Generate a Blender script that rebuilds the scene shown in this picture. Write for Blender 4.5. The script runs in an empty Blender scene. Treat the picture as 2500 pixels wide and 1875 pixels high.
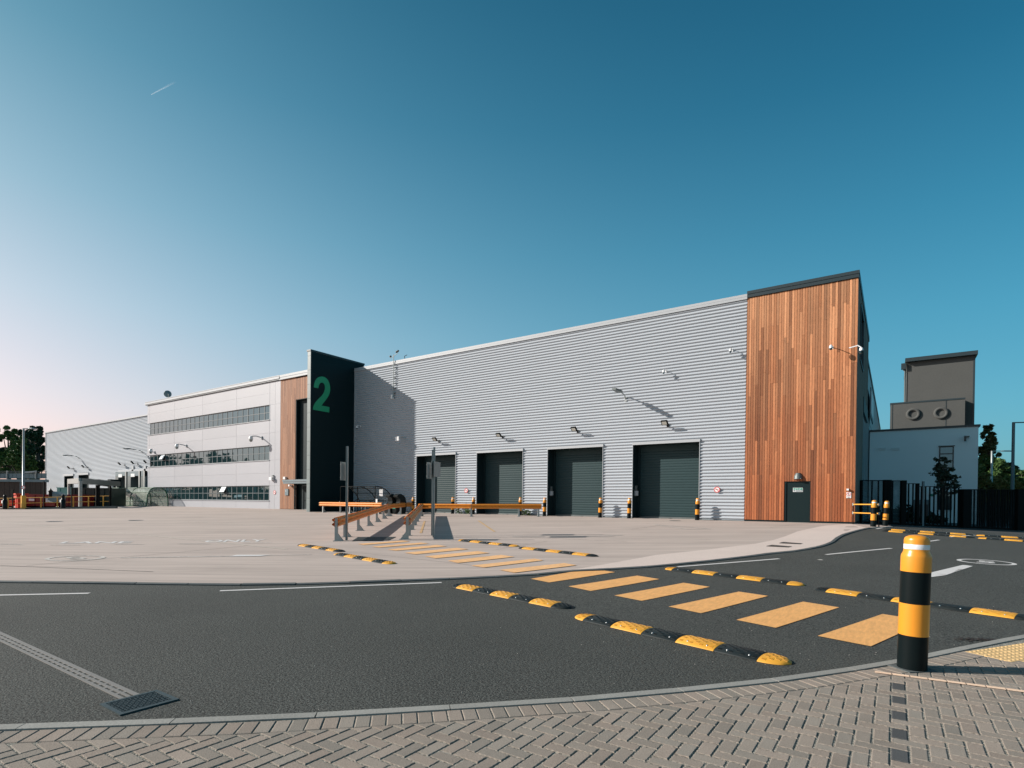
import bpy, bmesh, math, random
from mathutils import Vector, Matrix, Euler
import mathutils.geometry as mgeo

R = math.radians
scn = bpy.context.scene
COL = scn.collection

# ------------------------------------------------------------------ camera, sky, sun, exposure
CAMF, CX, CY = 1366.38, 1250.0, 1237.95          # the lens of the photograph, in its own 2500 x 1875 pixels
YAW, PITCH, ROLL = R(34.361), R(-0.4721), R(0.60)
CP = Vector((0, 0, 1.5))
FW = Vector((-math.sin(YAW)*math.cos(PITCH), math.cos(YAW)*math.cos(PITCH), math.sin(PITCH)))
_R0 = Vector((math.cos(YAW), math.sin(YAW), 0)); _U0 = _R0.cross(FW)
RT = math.cos(ROLL)*_R0 + math.sin(ROLL)*_U0
UP = -math.sin(ROLL)*_R0 + math.cos(ROLL)*_U0
cd = bpy.data.cameras.new('camera'); cam = bpy.data.objects.new('camera', cd); COL.objects.link(cam)
cam.matrix_world = Matrix(((RT.x, UP.x, -FW.x, CP.x), (RT.y, UP.y, -FW.y, CP.y), (RT.z, UP.z, -FW.z, CP.z), (0, 0, 0, 1)))
cd.sensor_width = 36.0; cd.lens = CAMF/2500*36.0
cd.shift_y = (CY-937.5)/2500.0
cd.clip_start = 0.1; cd.clip_end = 30000
scn.camera = cam

SUN_AZ, SUN_EL = R(58.5), R(26)                     # light travels towards +X by 60 degrees from +Y
LD = Vector((math.sin(SUN_AZ)*math.cos(SUN_EL), math.cos(SUN_AZ)*math.cos(SUN_EL), -math.sin(SUN_EL)))
sl = bpy.data.lights.new('sun', 'SUN'); sun = bpy.data.objects.new('sun', sl); COL.objects.link(sun)
sl.energy = 4.6; sl.angle = R(0.55); sl.color = (1.0, 0.93, 0.85)
sun.rotation_euler = LD.to_track_quat('-Z', 'Y').to_euler(); sun.location = (-60, -40, 60)

w = bpy.data.worlds.new("World"); scn.world = w; w.use_nodes = True
nt = w.node_tree; nt.nodes.clear()
out = nt.nodes.new('ShaderNodeOutputWorld'); bg = nt.nodes.new('ShaderNodeBackground')
sky = nt.nodes.new('ShaderNodeTexSky'); sky.sky_type = 'NISHITA'; sky.sun_disc = False
sky.sun_elevation = SUN_EL; sky.sun_rotation = R(238.5)
sky.altitude = 0; sky.air_density = 1.0; sky.dust_density = 2.2; sky.ozone_density = 3.0
tcn = nt.nodes.new('ShaderNodeTexCoord'); sxyz = nt.nodes.new('ShaderNodeSeparateXYZ'); nt.links.new(tcn.outputs['Generated'], sxyz.inputs[0])
rmp = nt.nodes.new('ShaderNodeValToRGB'); nt.links.new(sxyz.outputs[2], rmp.inputs[0]); rmp.color_ramp.interpolation = 'LINEAR'
SKYT = [(0.0, (.19, .225, .24)), (0.14, (.14, .222, .243)), (0.27, (.099, .204, .229)), (0.4, (.0615, .166, .194)), (0.55, (.0305, .117, .146)), (0.7, (.0145, .078, .1036)), (0.85, (.007, .047, .067)), (1.0, (.004, .026, .04))]
el = rmp.color_ramp.elements
el[0].position, el[0].color = SKYT[0][0], (*SKYT[0][1], 1); el[1].position, el[1].color = SKYT[-1][0], (*SKYT[-1][1], 1)
for p_, c_ in SKYT[1:-1]: e_ = el.new(p_); e_.color = (*c_, 1)      # a deep teal zenith over a pale horizon, as the film has it
mx = nt.nodes.new('ShaderNodeMix'); mx.data_type = 'RGBA'; mx.blend_type = 'MULTIPLY'; mx.inputs[0].default_value = 1.0
sep = nt.nodes.new('ShaderNodeSeparateColor'); com = nt.nodes.new('ShaderNodeCombineColor'); nt.links.new(sky.outputs[0], sep.inputs[0])
dts = nt.nodes.new('ShaderNodeVectorMath'); dts.operation = 'DOT_PRODUCT'; dts.inputs[1].default_value = (-math.sin(SUN_AZ), -math.cos(SUN_AZ), 0); nt.links.new(tcn.outputs['Generated'], dts.inputs[0])
for i, ex in enumerate((1.277, 0.337, 0.192)):      # deeper away from the sun, as through a polarising filter
    p1 = nt.nodes.new('ShaderNodeMath'); p1.operation = 'POWER'; p1.inputs[1].default_value = 0.55; nt.links.new(sep.outputs[i], p1.inputs[0])
    p2 = nt.nodes.new('ShaderNodeMath'); p2.operation = 'POWER'; p2.inputs[0].default_value = math.exp(ex); nt.links.new(dts.outputs['Value'], p2.inputs[1])
    p3 = nt.nodes.new('ShaderNodeMath'); p3.operation = 'MULTIPLY'; nt.links.new(p1.outputs[0], p3.inputs[0]); nt.links.new(p2.outputs[0], p3.inputs[1]); nt.links.new(p3.outputs[0], com.inputs[i])
nt.links.new(com.outputs[0], mx.inputs[6]); nt.links.new(rmp.outputs[0], mx.inputs[7])
def vm(op, a, b):
    n = nt.nodes.new('ShaderNodeVectorMath'); n.operation = op
    for k, q in enumerate((a, b)):
        if isinstance(q, tuple): n.inputs[k].default_value = q
        else: nt.links.new(q, n.inputs[k])
    return n.outputs[0]
SH = (2.5, 2.5, 2.5)                              # a shoulder, so that the glare round the sun stays in range
soft = vm('DIVIDE', mx.outputs[2], vm('ADD', (1, 1, 1), vm('DIVIDE', mx.outputs[2], SH)))
sc10 = nt.nodes.new('ShaderNodeVectorMath'); sc10.operation = 'SCALE'; sc10.inputs['Scale'].default_value = 10
nt.links.new(soft, sc10.inputs[0]); nt.links.new(sc10.outputs[0], bg.inputs[0]); bg.inputs[1].default_value = 0.1
nt.links.new(bg.outputs[0], out.inputs[0])

vs = scn.view_settings; vs.view_transform = 'Standard'; vs.look = 'None'; vs.gamma = 1.0; vs.exposure = 0.5
vs.use_curve_mapping = False

# ------------------------------------------------------------------ measuring: a pixel of the photograph into a place
def tz(x, y):                                     # the lie of the land: the yard climbs gently to the buildings
    def sp(u, s=1.3):
        if u > 40: return u
        return s*math.log1p(math.exp(max(-40, u/s)))
    k = 0.6/18.5
    b = k*(sp(y-10)-sp(y-28.5))
    return b*(1-0.072*max(0.0, min(9.0, x+1.6)))
def ray(px, py): return FW*CAMF + RT*(px-CX) - UP*(py-CY)
def G(px, py):
    d = ray(px, py).normalized(); lo = t = 0.3
    while t < 5000:
        p = CP+d*t
        if p.z < tz(p.x, p.y): break
        lo = t; t *= 1.01
    hi = t
    for i in range(36):
        m = (lo+hi)/2; p = CP+d*m
        if p.z < tz(p.x, p.y): hi = m
        else: lo = m
    return CP+d*hi
def PY(px, py, Y): d = ray(px, py); return CP+d*(Y/d.y)
def PX(px, py, X): d = ray(px, py); return CP+d*(X/d.x)
def PZ(px, py, Z): return CP+ray(px, py)*(Z/CAMF)   # at Z metres in front of the camera
def zoom(x0, y0, k): return lambda x, y: (x0+x/k, y0+y/k)

# ------------------------------------------------------------------ materials
MATS = {}
def nd(t, typ, **kw):
    n = t.nodes.new(typ)
    for k, v in kw.items(): setattr(n, k, v)
    return n
def mat(name, col, rough=0.6, metal=0.0, var=0.0, vscale=2.0, vstretch=(1, 1, 1), bump=0.0, bscale=40.0, spec=0.5,
        rnd=0.0, col2=None, grain=0.0, gscale=60.0, gstretch=(1, 1, 1), coat=0.0, dirt=0.0, dscale=1.3, rot=0):
    m = bpy.data.materials.new(name); m.use_nodes = True; t = m.node_tree
    b = t.nodes['Principled BSDF']
    b.inputs['Roughness'].default_value = rough; b.inputs['Metallic'].default_value = metal
    b.inputs['Specular IOR Level'].default_value = spec
    if coat: b.inputs['Coat Weight'].default_value = coat; b.inputs['Coat Roughness'].default_value = 0.08
    L = t.links.new
    geo = nd(t, 'ShaderNodeNewGeometry')
    def mapped(st):
        mp = nd(t, 'ShaderNodeMapping'); mp.inputs['Scale'].default_value = st; mp.vector_type = 'POINT'; mp.inputs['Rotation'].default_value = (0, 0, 0)
        if rot:
            r0 = nd(t, 'ShaderNodeMapping'); r0.inputs['Rotation'].default_value = (0, 0, -R(rot)); L(geo.outputs['Position'], r0.inputs[0]); L(r0.outputs[0], mp.inputs[0]); return mp.outputs[0]
        L(geo.outputs['Position'], mp.inputs[0]); return mp.outputs[0]
    rgb = nd(t, 'ShaderNodeRGB'); rgb.outputs[0].default_value = (*col, 1); cur = rgb.outputs[0]
    def mix(a, bcol, fac, mode='MIX'):
        x = nd(t, 'ShaderNodeMix', data_type='RGBA', blend_type=mode)
        if isinstance(fac, (int, float)): x.inputs[0].default_value = fac
        else: L(fac, x.inputs[0])
        L(a, x.inputs[6])
        if isinstance(bcol, tuple): x.inputs[7].default_value = (*bcol, 1)
        else: L(bcol, x.inputs[7])
        return x.outputs[2]
    def scalev(v, lo, hi):
        r_ = nd(t, 'ShaderNodeMapRange'); L(v, r_.inputs[0]); r_.inputs[3].default_value = lo; r_.inputs[4].default_value = hi
        return r_.outputs[0]
    def mulby(c, v):
        x = nd(t, 'ShaderNodeVectorMath', operation='SCALE'); L(c, x.inputs[0]); L(v, x.inputs['Scale']); return x.outputs[0]
    if rnd:
        oi = nd(t, 'ShaderNodeObjectInfo'); ad = nd(t, 'ShaderNodeMath', operation='ADD'); fr = nd(t, 'ShaderNodeMath', operation='FRACT')
        L(oi.outputs['Random'], ad.inputs[0]); L(geo.outputs['Random Per Island'], ad.inputs[1]); L(ad.outputs[0], fr.inputs[0])
        if col2:
            cur = mix(cur, col2, fr.outputs[0])
            m2 = nd(t, 'ShaderNodeMath', operation='MULTIPLY'); m2.inputs[1].default_value = 7.31; f2 = nd(t, 'ShaderNodeMath', operation='FRACT')
            L(fr.outputs[0], m2.inputs[0]); L(m2.outputs[0], f2.inputs[0]); cur = mulby(cur, scalev(f2.outputs[0], 1-rnd, 1+rnd))
        else: cur = mulby(cur, scalev(fr.outputs[0], 1-rnd, 1+rnd))
    if var:
        n = nd(t, 'ShaderNodeTexNoise'); n.inputs['Scale'].default_value = vscale; n.inputs['Detail'].default_value = 5; n.inputs['Roughness'].default_value = 0.62
        L(mapped(vstretch), n.inputs[0]); cur = mulby(cur, scalev(n.outputs[0], 1-1.6*var, 1+1.6*var))
    if grain:
        n = nd(t, 'ShaderNodeTexNoise'); n.inputs['Scale'].default_value = gscale; n.inputs['Detail'].default_value = 3; n.inputs['Roughness'].default_value = 0.7
        L(mapped(gstretch), n.inputs[0]); x_ = scalev(n.outputs[0], 1-1.5*grain, 1+1.5*grain); x_.node.inputs[1].default_value = 0.3; x_.node.inputs[2].default_value = 0.7; x_.node.clamp = True; cur = mulby(cur, x_)
    if dirt:
        n = nd(t, 'ShaderNodeTexNoise'); n.inputs['Scale'].default_value = dscale; n.inputs['Detail'].default_value = 7; n.inputs['Roughness'].default_value = 0.7
        L(geo.outputs['Position'], n.inputs[0]); cr = nd(t, 'ShaderNodeMapRange'); L(n.outputs[0], cr.inputs[0])
        cr.inputs[1].default_value = 0.52; cr.inputs[2].default_value = 0.75; cr.inputs[3].default_value = 0; cr.inputs[4].default_value = dirt
        cur = mix(cur, (0.09, 0.085, 0.07), cr.outputs[0])
    L(cur, b.inputs['Base Color'])
    if bump:
        n = nd(t, 'ShaderNodeTexNoise'); n.inputs['Scale'].default_value = bscale; n.inputs['Detail'].default_value = 4
        L(mapped(gstretch), n.inputs[0]); bp = nd(t, 'ShaderNodeBump'); bp.inputs['Strength'].default_value = bump; bp.inputs['Distance'].default_value = 0.01
        L(n.outputs[0], bp.inputs['Height']); L(bp.outputs[0], b.inputs['Normal'])
    MATS[name] = m; return m

mat('asphalt', (0.058, 0.061, 0.056), 0.9, var=0.20, vscale=0.30, grain=0.75, gscale=52, bump=1.0, bscale=75, spec=0.3)
mat('asphalt_far', (0.05, 0.05, 0.048), 0.9, var=0.15, vscale=0.3, grain=0.2, gscale=30)
mat('concrete', (0.44, 0.365, 0.325), 0.85, var=0.13, vscale=0.5, vstretch=(0.16, 1.0, 1), grain=0.10, gscale=2.2, gstretch=(0.10, 1.6, 1), bump=0.12, bscale=60, dirt=0.16, dscale=0.35, spec=0.3, rot=34)
mat('concrete_apron', (0.60, 0.50, 0.45), 0.85, var=0.06, vscale=0.8, grain=0.06, gscale=30, bump=0.1, bscale=60, spec=0.3)
mat('kerb', (0.27, 0.265, 0.245), 0.85, var=0.12, vscale=3, grain=0.14, gscale=70, bump=0.2, bscale=60, rnd=0.08, spec=0.3)
mat('kerb_dark', (0.10, 0.11, 0.11), 0.85, var=0.15, vscale=3, grain=0.1, gscale=50, spec=0.3)
mat('brick', (0.29, 0.237, 0.197), 0.9, rnd=0.12, col2=(0.25, 0.222, 0.19), var=0.08, vscale=4, grain=0.17, gscale=140, bump=0.35, bscale=160, dirt=0.12, dscale=5, spec=0.25)
mat('brick_grey', (0.075, 0.078, 0.08), 0.9, rnd=0.1, grain=0.15, gscale=140, bump=0.3, bscale=150, spec=0.25)
mat('brick_peach', (0.85, 0.60, 0.43), 0.8, rnd=0.08, grain=0.1, gscale=80, spec=0.3)
mat('joint', (0.24, 0.23, 0.20), 0.95, grain=0.66, gscale=60, bump=1.0, bscale=90, spec=0.2)
mat('tactile', (0.62, 0.42, 0.20), 0.85, var=0.06, vscale=5, grain=0.08, gscale=90, spec=0.3)
mat('white_paint', (0.62, 0.60, 0.585), 0.7, var=0.06, vscale=4, grain=0.1, gscale=50, dirt=0.12, dscale=4)
mat('white_worn', (0.50, 0.465, 0.43), 0.8, var=0.1, vscale=3, grain=0.22, gscale=9, gstretch=(0.5, 2, 1))
mat('yellow_paint', (0.76, 0.385, 0.13), 0.75, var=0.05, vscale=3, grain=0.09, gscale=14, gstretch=(2.0, 0.35, 1), dirt=0.16, dscale=3.5, bump=0.15, bscale=50)
mat('yellow_worn', (0.78, 0.44, 0.20), 0.8, var=0.06, vscale=2, grain=0.12, gscale=12, gstretch=(2, 0.4, 1), dirt=0.2, dscale=2.5)
mat('yellow_faded', (0.50, 0.33, 0.17), 0.8, grain=0.2, gscale=12)
mat('groove_shadow', (0.11, 0.10, 0.09), 0.9, grain=0.2, gscale=20)
mat('pale_joint', (0.50, 0.45, 0.39), 0.8, grain=0.12, gscale=8)
mat('grass', (0.05, 0.075, 0.03), 0.95, var=0.3, vscale=0.1, grain=0.3, gscale=4)
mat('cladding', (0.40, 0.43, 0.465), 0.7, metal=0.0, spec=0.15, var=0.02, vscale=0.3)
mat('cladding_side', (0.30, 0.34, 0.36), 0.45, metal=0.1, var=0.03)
mat('trim_silver', (0.40, 0.42, 0.44), 0.5, metal=0.0, var=0.02)
mat('trim_grey', (0.26, 0.28, 0.29), 0.45, metal=0.2)
mat('panel_white', (0.365, 0.370, 0.398), 0.5, metal=0.0, var=0.035, vscale=0.35, rnd=0.03)
mat('dark_cap', (0.022, 0.036, 0.042), 0.4)
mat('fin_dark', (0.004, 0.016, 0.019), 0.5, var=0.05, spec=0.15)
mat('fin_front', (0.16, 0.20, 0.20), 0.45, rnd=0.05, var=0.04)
mat('shutter', (0.020, 0.046, 0.050), 0.55, var=0.04, spec=0.25)
mat('door_dark', (0.005, 0.016, 0.018), 0.5, spec=0.2)
mat('reveal', (0.010, 0.022, 0.025), 0.6, spec=0.2)
mat('cedar', (0.225, 0.060, 0.018), 0.75, rnd=0.36, col2=(0.37, 0.118, 0.042), var=0.12, vscale=1.2, vstretch=(1, 1, 0.25), grain=0.2, gscale=22, gstretch=(4, 4, 0.22), bump=0.3, bscale=30)
mat('cedar_pale', (0.34, 0.17, 0.095), 0.7, rnd=0.2, col2=(0.27, 0.115, 0.055), var=0.1, vscale=1.2, vstretch=(1, 1, 0.25), grain=0.18, gscale=22, gstretch=(4, 4, 0.22))
def weather(name, pale):
    t = MATS[name].node_tree; b = t.nodes['Principled BSDF']; lk = b.inputs['Base Color'].links[0]; src = lk.from_socket
    g_ = t.nodes.new('ShaderNodeNewGeometry'); sx_ = t.nodes.new('ShaderNodeSeparateXYZ'); t.links.new(g_.outputs['Position'], sx_.inputs[0])
    n_ = t.nodes.new('ShaderNodeTexNoise'); n_.inputs['Scale'].default_value = 0.6; t.links.new(g_.outputs['Position'], n_.inputs[0])
    a_ = t.nodes.new('ShaderNodeMath'); a_.operation = 'MULTIPLY_ADD'; a_.inputs[1].default_value = 5.0; t.links.new(n_.outputs[0], a_.inputs[0]); t.links.new(sx_.outputs[2], a_.inputs[2])
    r_ = t.nodes.new('ShaderNodeMapRange'); r_.inputs[1].default_value = 4.0; r_.inputs[2].default_value = 15.0; r_.inputs[3].default_value = 0.0; r_.inputs[4].default_value = 0.72; t.links.new(a_.outputs[0], r_.inputs[0])
    pl_ = t.nodes.new('ShaderNodeMix'); pl_.data_type = 'RGBA'; pl_.blend_type = 'MIX'; t.links.new(r_.outputs[0], pl_.inputs[0]); t.links.new(src, pl_.inputs[6])
    gm_ = t.nodes.new('ShaderNodeVectorMath'); gm_.operation = 'MULTIPLY'; gm_.inputs[1].default_value = pale; t.links.new(src, gm_.inputs[0]); t.links.new(gm_.outputs[0], pl_.inputs[7]); t.links.new(pl_.outputs[2], b.inputs['Base Color'])
weather('cedar', (1.6, 2.55, 3.6))
mat('cedar_backing', (0.035, 0.018, 0.012), 0.9)
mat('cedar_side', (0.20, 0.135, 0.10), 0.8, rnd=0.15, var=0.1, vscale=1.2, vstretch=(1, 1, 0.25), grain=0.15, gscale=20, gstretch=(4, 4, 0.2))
mat('glass', (0.012, 0.03, 0.034), 0.02, spec=0.5)
MATS['glass'].node_tree.nodes['Principled BSDF'].inputs['IOR'].default_value = 2.2; MATS['glass'].node_tree.nodes['Principled BSDF'].inputs['Specular Tint'].default_value = (0.42, 0.80, 1.0, 1)
mat('glass_reflection', (0.75, 0.78, 0.80), 0.15, spec=0.6)  # pale colour stands in for the reflection on the open sashes
mat('frame_grey', (0.10, 0.13, 0.14), 0.45)
mat('green_sign', (0.005, 0.33, 0.15), 0.45)
mat('render_white', (0.70, 0.80, 0.82), 0.8, var=0.03, vscale=0.4, bump=0.05, bscale=60)
mat('render_dark', (0.075, 0.077, 0.073), 0.85, var=0.07, vscale=0.5, grain=0.06, gscale=6)
mat('galv', (0.33, 0.355, 0.35), 0.45, metal=0.55, var=0.12, vscale=6)
mat('galv_dark', (0.13, 0.15, 0.15), 0.5, metal=0.4, var=0.1, vscale=4)
mat('rail_yellow', (0.72, 0.25, 0.022), 0.5, var=0.1, vscale=3, dirt=0.3, dscale=3.0)
mat('bollard_yellow', (0.70, 0.27, 0.022), 0.32, spec=0.5, var=0.02)
mat('bollard_black', (0.004, 0.008, 0.009), 0.4, spec=0.12, var=0.1)
mat('band_white', (0.72, 0.74, 0.78), 0.3, spec=0.6)
mat('rubber_black', (0.012, 0.017, 0.018), 0.55, spec=0.3, var=0.12, vscale=8, dirt=0.15, dscale=6)
mat('rubber_yellow', (0.68, 0.33, 0.035), 0.55, var=0.07, vscale=6, dirt=0.22, dscale=7)
mat('bolt', (0.6, 0.6, 0.6), 0.3, metal=0.8)
mat('iron', (0.05, 0.07, 0.075), 0.5, metal=0.4, var=0.2, vscale=8, bump=0.2)
mat('pit', (0.006, 0.007, 0.007), 0.9)
mat('channel', (0.22, 0.205, 0.19), 0.6, metal=0.2, var=0.1, vscale=5)
mat('black_metal', (0.005, 0.006, 0.006), 0.6, spec=0.1)
mat('black_brown', (0.04, 0.028, 0.022), 0.6)
mat('red_paint', (0.22, 0.010, 0.008), 0.5, var=0.12, vscale=2, dirt=0.3, dscale=1)
mat('orange_paint', (0.60, 0.045, 0.015), 0.5, var=0.08)
mat('green_dark', (0.008, 0.022, 0.018), 0.5)
mat('green_hoop', (0.008, 0.10, 0.05), 0.4)
mat('teal_panel', (0.17, 0.36, 0.32), 0.5, var=0.1)
mat('sign_white', (0.8, 0.8, 0.8), 0.4)
mat('sign_red', (0.62, 0.02, 0.02), 0.4)
mat('sign_black', (0.02, 0.02, 0.02), 0.5)
mat('sign_green', (0.01, 0.25, 0.17), 0.4)
mat('lamp_glass', (0.55, 0.55, 0.5), 0.2)
mat('brown_boards', (0.05, 0.032, 0.025), 0.8, var=0.15, vscale=2, grain=0.2, gscale=6, gstretch=(3, 3, 0.2))
mat('steel_blue', (0.14, 0.19, 0.21), 0.5, var=0.08)
mat('bark', (0.06, 0.048, 0.038), 0.9, grain=0.2, gscale=12)
mat('contrail', (0.9, 0.92, 0.95), 1.0)
mat('plastic_black', (0.006, 0.008, 0.008), 0.4, spec=0.2)
mat('yellow_tube', (0.72, 0.36, 0.05), 0.4)
def clear_mat(name, tint, alpha, rough=0.08):
    m = bpy.data.materials.new(name); m.use_nodes = True; t = m.node_tree; t.nodes.clear()
    o = t.nodes.new('ShaderNodeOutputMaterial'); mx = t.nodes.new('ShaderNodeMixShader'); tr = t.nodes.new('ShaderNodeBsdfTransparent')
    p = t.nodes.new('ShaderNodeBsdfPrincipled'); p.inputs['Base Color'].default_value = (*tint, 1); p.inputs['Roughness'].default_value = rough
    n = t.nodes.new('ShaderNodeTexNoise'); n.inputs['Scale'].default_value = 3.0; mr = t.nodes.new('ShaderNodeMapRange')
    mr.inputs[3].default_value = alpha*0.5; mr.inputs[4].default_value = min(1, alpha*1.5)
    t.links.new(n.outputs[0], mr.inputs[0]); t.links.new(mr.outputs[0], mx.inputs[0])
    t.links.new(tr.outputs[0], mx.inputs[1]); t.links.new(p.outputs[0], mx.inputs[2]); t.links.new(mx.outputs[0], o.inputs[0])
    MATS[name] = m
clear_mat('polycarb', (0.55, 0.60, 0.52), 0.26)
clear_mat('polycarb_dark', (0.25, 0.3, 0.3), 0.22)
clear_mat('mesh_panel', (0.02, 0.05, 0.06), 0.35, 0.5)
def leaf_mat(name, c1, c2):
    m = bpy.data.materials.new(name); m.use_nodes = True; t = m.node_tree; b = t.nodes['Principled BSDF']
    g = t.nodes.new('ShaderNodeNewGeometry'); x = t.nodes.new('ShaderNodeMix'); x.data_type = 'RGBA'
    x.inputs[6].default_value = (*c1, 1); x.inputs[7].default_value = (*c2, 1)
    t.links.new(g.outputs['Random Per Island'], x.inputs[0]); t.links.new(x.outputs[2], b.inputs['Base Color'])
    b.inputs['Roughness'].default_value = 0.6; b.inputs['Transmission Weight'].default_value = 0.0
    b.inputs['Subsurface Weight'].default_value = 0.0
    MATS[name] = m
leaf_mat('leaf', (0.045, 0.10, 0.022), (0.10, 0.17, 0.045))
leaf_mat('leaf_dark', (0.018, 0.045, 0.022), (0.045, 0.085, 0.035))
leaf_mat('leaf_warm', (0.07, 0.11, 0.02), (0.17, 0.15, 0.05))
leaf_mat('leaf_conifer', (0.05, 0.075, 0.02), (0.12, 0.12, 0.045))
leaf_mat('leaf_shade', (0.015, 0.03, 0.018), (0.03, 0.05, 0.025))  # leaf colours darkened to carry the shade behind the fence
# light concrete streak lines etc. share the materials above

# ------------------------------------------------------------------ mesh helpers
def origin(o):
    v = Vector((0, 0, 0))
    while o is not None:
        v = v+o.location; o = o.parent
    return v
class MB:
    def __init__(s): s.v = []; s.f = []; s.sm = []
    def face(s, pts, smooth=False):
        i = len(s.v); s.v += [tuple(p) for p in pts]; s.f.append(tuple(range(i, i+len(pts)))); s.sm.append(smooth); return s
    def grid(s, rows, smooth=True, closed=False):
        i = len(s.v); n = len(rows[0])
        for r_ in rows: s.v += [tuple(p) for p in r_]
        for a in range(len(rows)-1):
            for b in range(n if closed else n-1):
                b2 = (b+1) % n
                s.f.append((i+a*n+b, i+a*n+b2, i+(a+1)*n+b2, i+(a+1)*n+b)); s.sm.append(smooth)
        return s
    def box(s, x0, x1, y0, y1, z0, z1, M=None):
        p = [(x0, y0, z0), (x1, y0, z0), (x1, y1, z0), (x0, y1, z0), (x0, y0, z1), (x1, y0, z1), (x1, y1, z1), (x0, y1, z1)]
        if M is not None: p = [tuple(M @ Vector(q)) for q in p]
        i = len(s.v); s.v += p
        for q in ((0, 3, 2, 1), (4, 5, 6, 7), (0, 1, 5, 4), (1, 2, 6, 5), (2, 3, 7, 6), (3, 0, 4, 7)): s.f.append(tuple(i+k for k in q)); s.sm.append(False)
        return s
    def bar(s, a, b, w, h=None, up=(0, 0, 1)):               # a rectangular bar from a to b
        a = Vector(a); b = Vector(b); h = w if h is None else h
        d = (b-a); L = d.length; d = d/L; u = Vector(up)
        if abs(d.dot(u)) > 0.98: u = Vector((0, 1, 0))
        x = d.cross(u).normalized(); z = x.cross(d)
        M = Matrix(((d.x, x.x, z.x, a.x), (d.y, x.y, z.y, a.y), (d.z, x.z, z.z, a.z), (0, 0, 0, 1)))
        return s.box(0, L, -w/2, w/2, -h/2, h/2, M)
    def tube(s, pts, r, n=8, cap=True, radii=None):
        pts = [Vector(p) for p in pts]; rows = []
        px = None
        for k, p in enumerate(pts):
            d = (pts[min(k+1, len(pts)-1)]-pts[max(k-1, 0)]).normalized()
            if px is None:
                u = Vector((0, 0, 1)) if abs(d.z) < 0.95 else Vector((0, 1, 0)); px = d.cross(u).normalized()
            else: px = (px-d*px.dot(d)).normalized()
            y = d.cross(px); rr = radii[k] if radii else r
            rows.append([p+rr*(math.cos(2*math.pi*q/n)*px+math.sin(2*math.pi*q/n)*y) for q in range(n)])
        s.grid(rows, True, True)
        if cap: s.face(rows[0][::-1]); s.face(rows[-1])
        return s
    def lathe(s, prof, c=(0, 0, 0), n=24, M=None, smooth=True):
        rows = []
        for r_, z in prof:
            row = [Vector((r_*math.cos(2*math.pi*q/n), r_*math.sin(2*math.pi*q/n), z)) for q in range(n)]
            row = [(M @ p) if M is not None else p+Vector(c) for p in row]; rows.append(row)
        s.grid(rows, smooth, True)
        if prof[-1][0] > 1e-4: s.face(rows[-1])
        if prof[0][0] > 1e-4: s.face(rows[0][::-1])
        return s
    def prism(s, pts, h, z=0.0, M=None):
        a = [Vector((p[0], p[1], z)) for p in pts]; b = [Vector((p[0], p[1], z+h)) for p in pts]
        if M is not None: a = [M @ p for p in a]; b = [M @ p for p in b]
        s.face(a[::-1]); s.face(b)
        for i in range(len(a)):
            j = (i+1) % len(a); s.face([a[i], a[j], b[j], b[i]])
        return s
    def mesh(s, name, m, off=None):
        me = bpy.data.meshes.new(name)
        v = s.v if off is None else [(p[0]-off[0], p[1]-off[1], p[2]-off[2]) for p in s.v]
        me.from_pydata(v, [], s.f); me.update()
        me.polygons.foreach_set('use_smooth', s.sm)
        me.materials.append(MATS[m]); return me
    def build(s, name, m, parent=None, world=True):
        off = origin(parent) if (parent is not None and world) else None
        o = bpy.data.objects.new(name, s.mesh(name, m, off)); COL.objects.link(o)
        if parent is not None: o.parent = parent
        return o
def put(name, me, parent=None, loc=(0, 0, 0), rot=(0, 0, 0)):
    o = bpy.data.objects.new(name, me); COL.objects.link(o); o.location = loc; o.rotation_euler = rot
    if parent is not None: o.parent = parent
    return o
def tag(o, label, cat, group=None):
    o['label'] = label; o['category'] = cat
    if group: o['group'] = group
    return o
def thing(name, label, cat, loc=(0, 0, 0), rz=0.0, group=None):
    o = bpy.data.objects.new(name, None); COL.objects.link(o); o.empty_display_size = 0.3
    o.location = loc; o.rotation_euler = (0, 0, rz); return tag(o, label, cat, group)
def struct(o): o['kind'] = 'structure'; return o
def stuff(o): o['kind'] = 'stuff'; return o
def copy_tree(o, parent=None):
    c = o.copy(); COL.objects.link(c); c.parent = parent
    for ch in list(o.children): copy_tree(ch, c)
    return c
def clone(proto, used, loc, rz, label, group=None):
    o = copy_tree(proto) if used[0] else proto
    used[0] = True; o.location = loc; o.rotation_euler = (0, 0, rz); o['label'] = label
    if group: o['group'] = group
    return o

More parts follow.
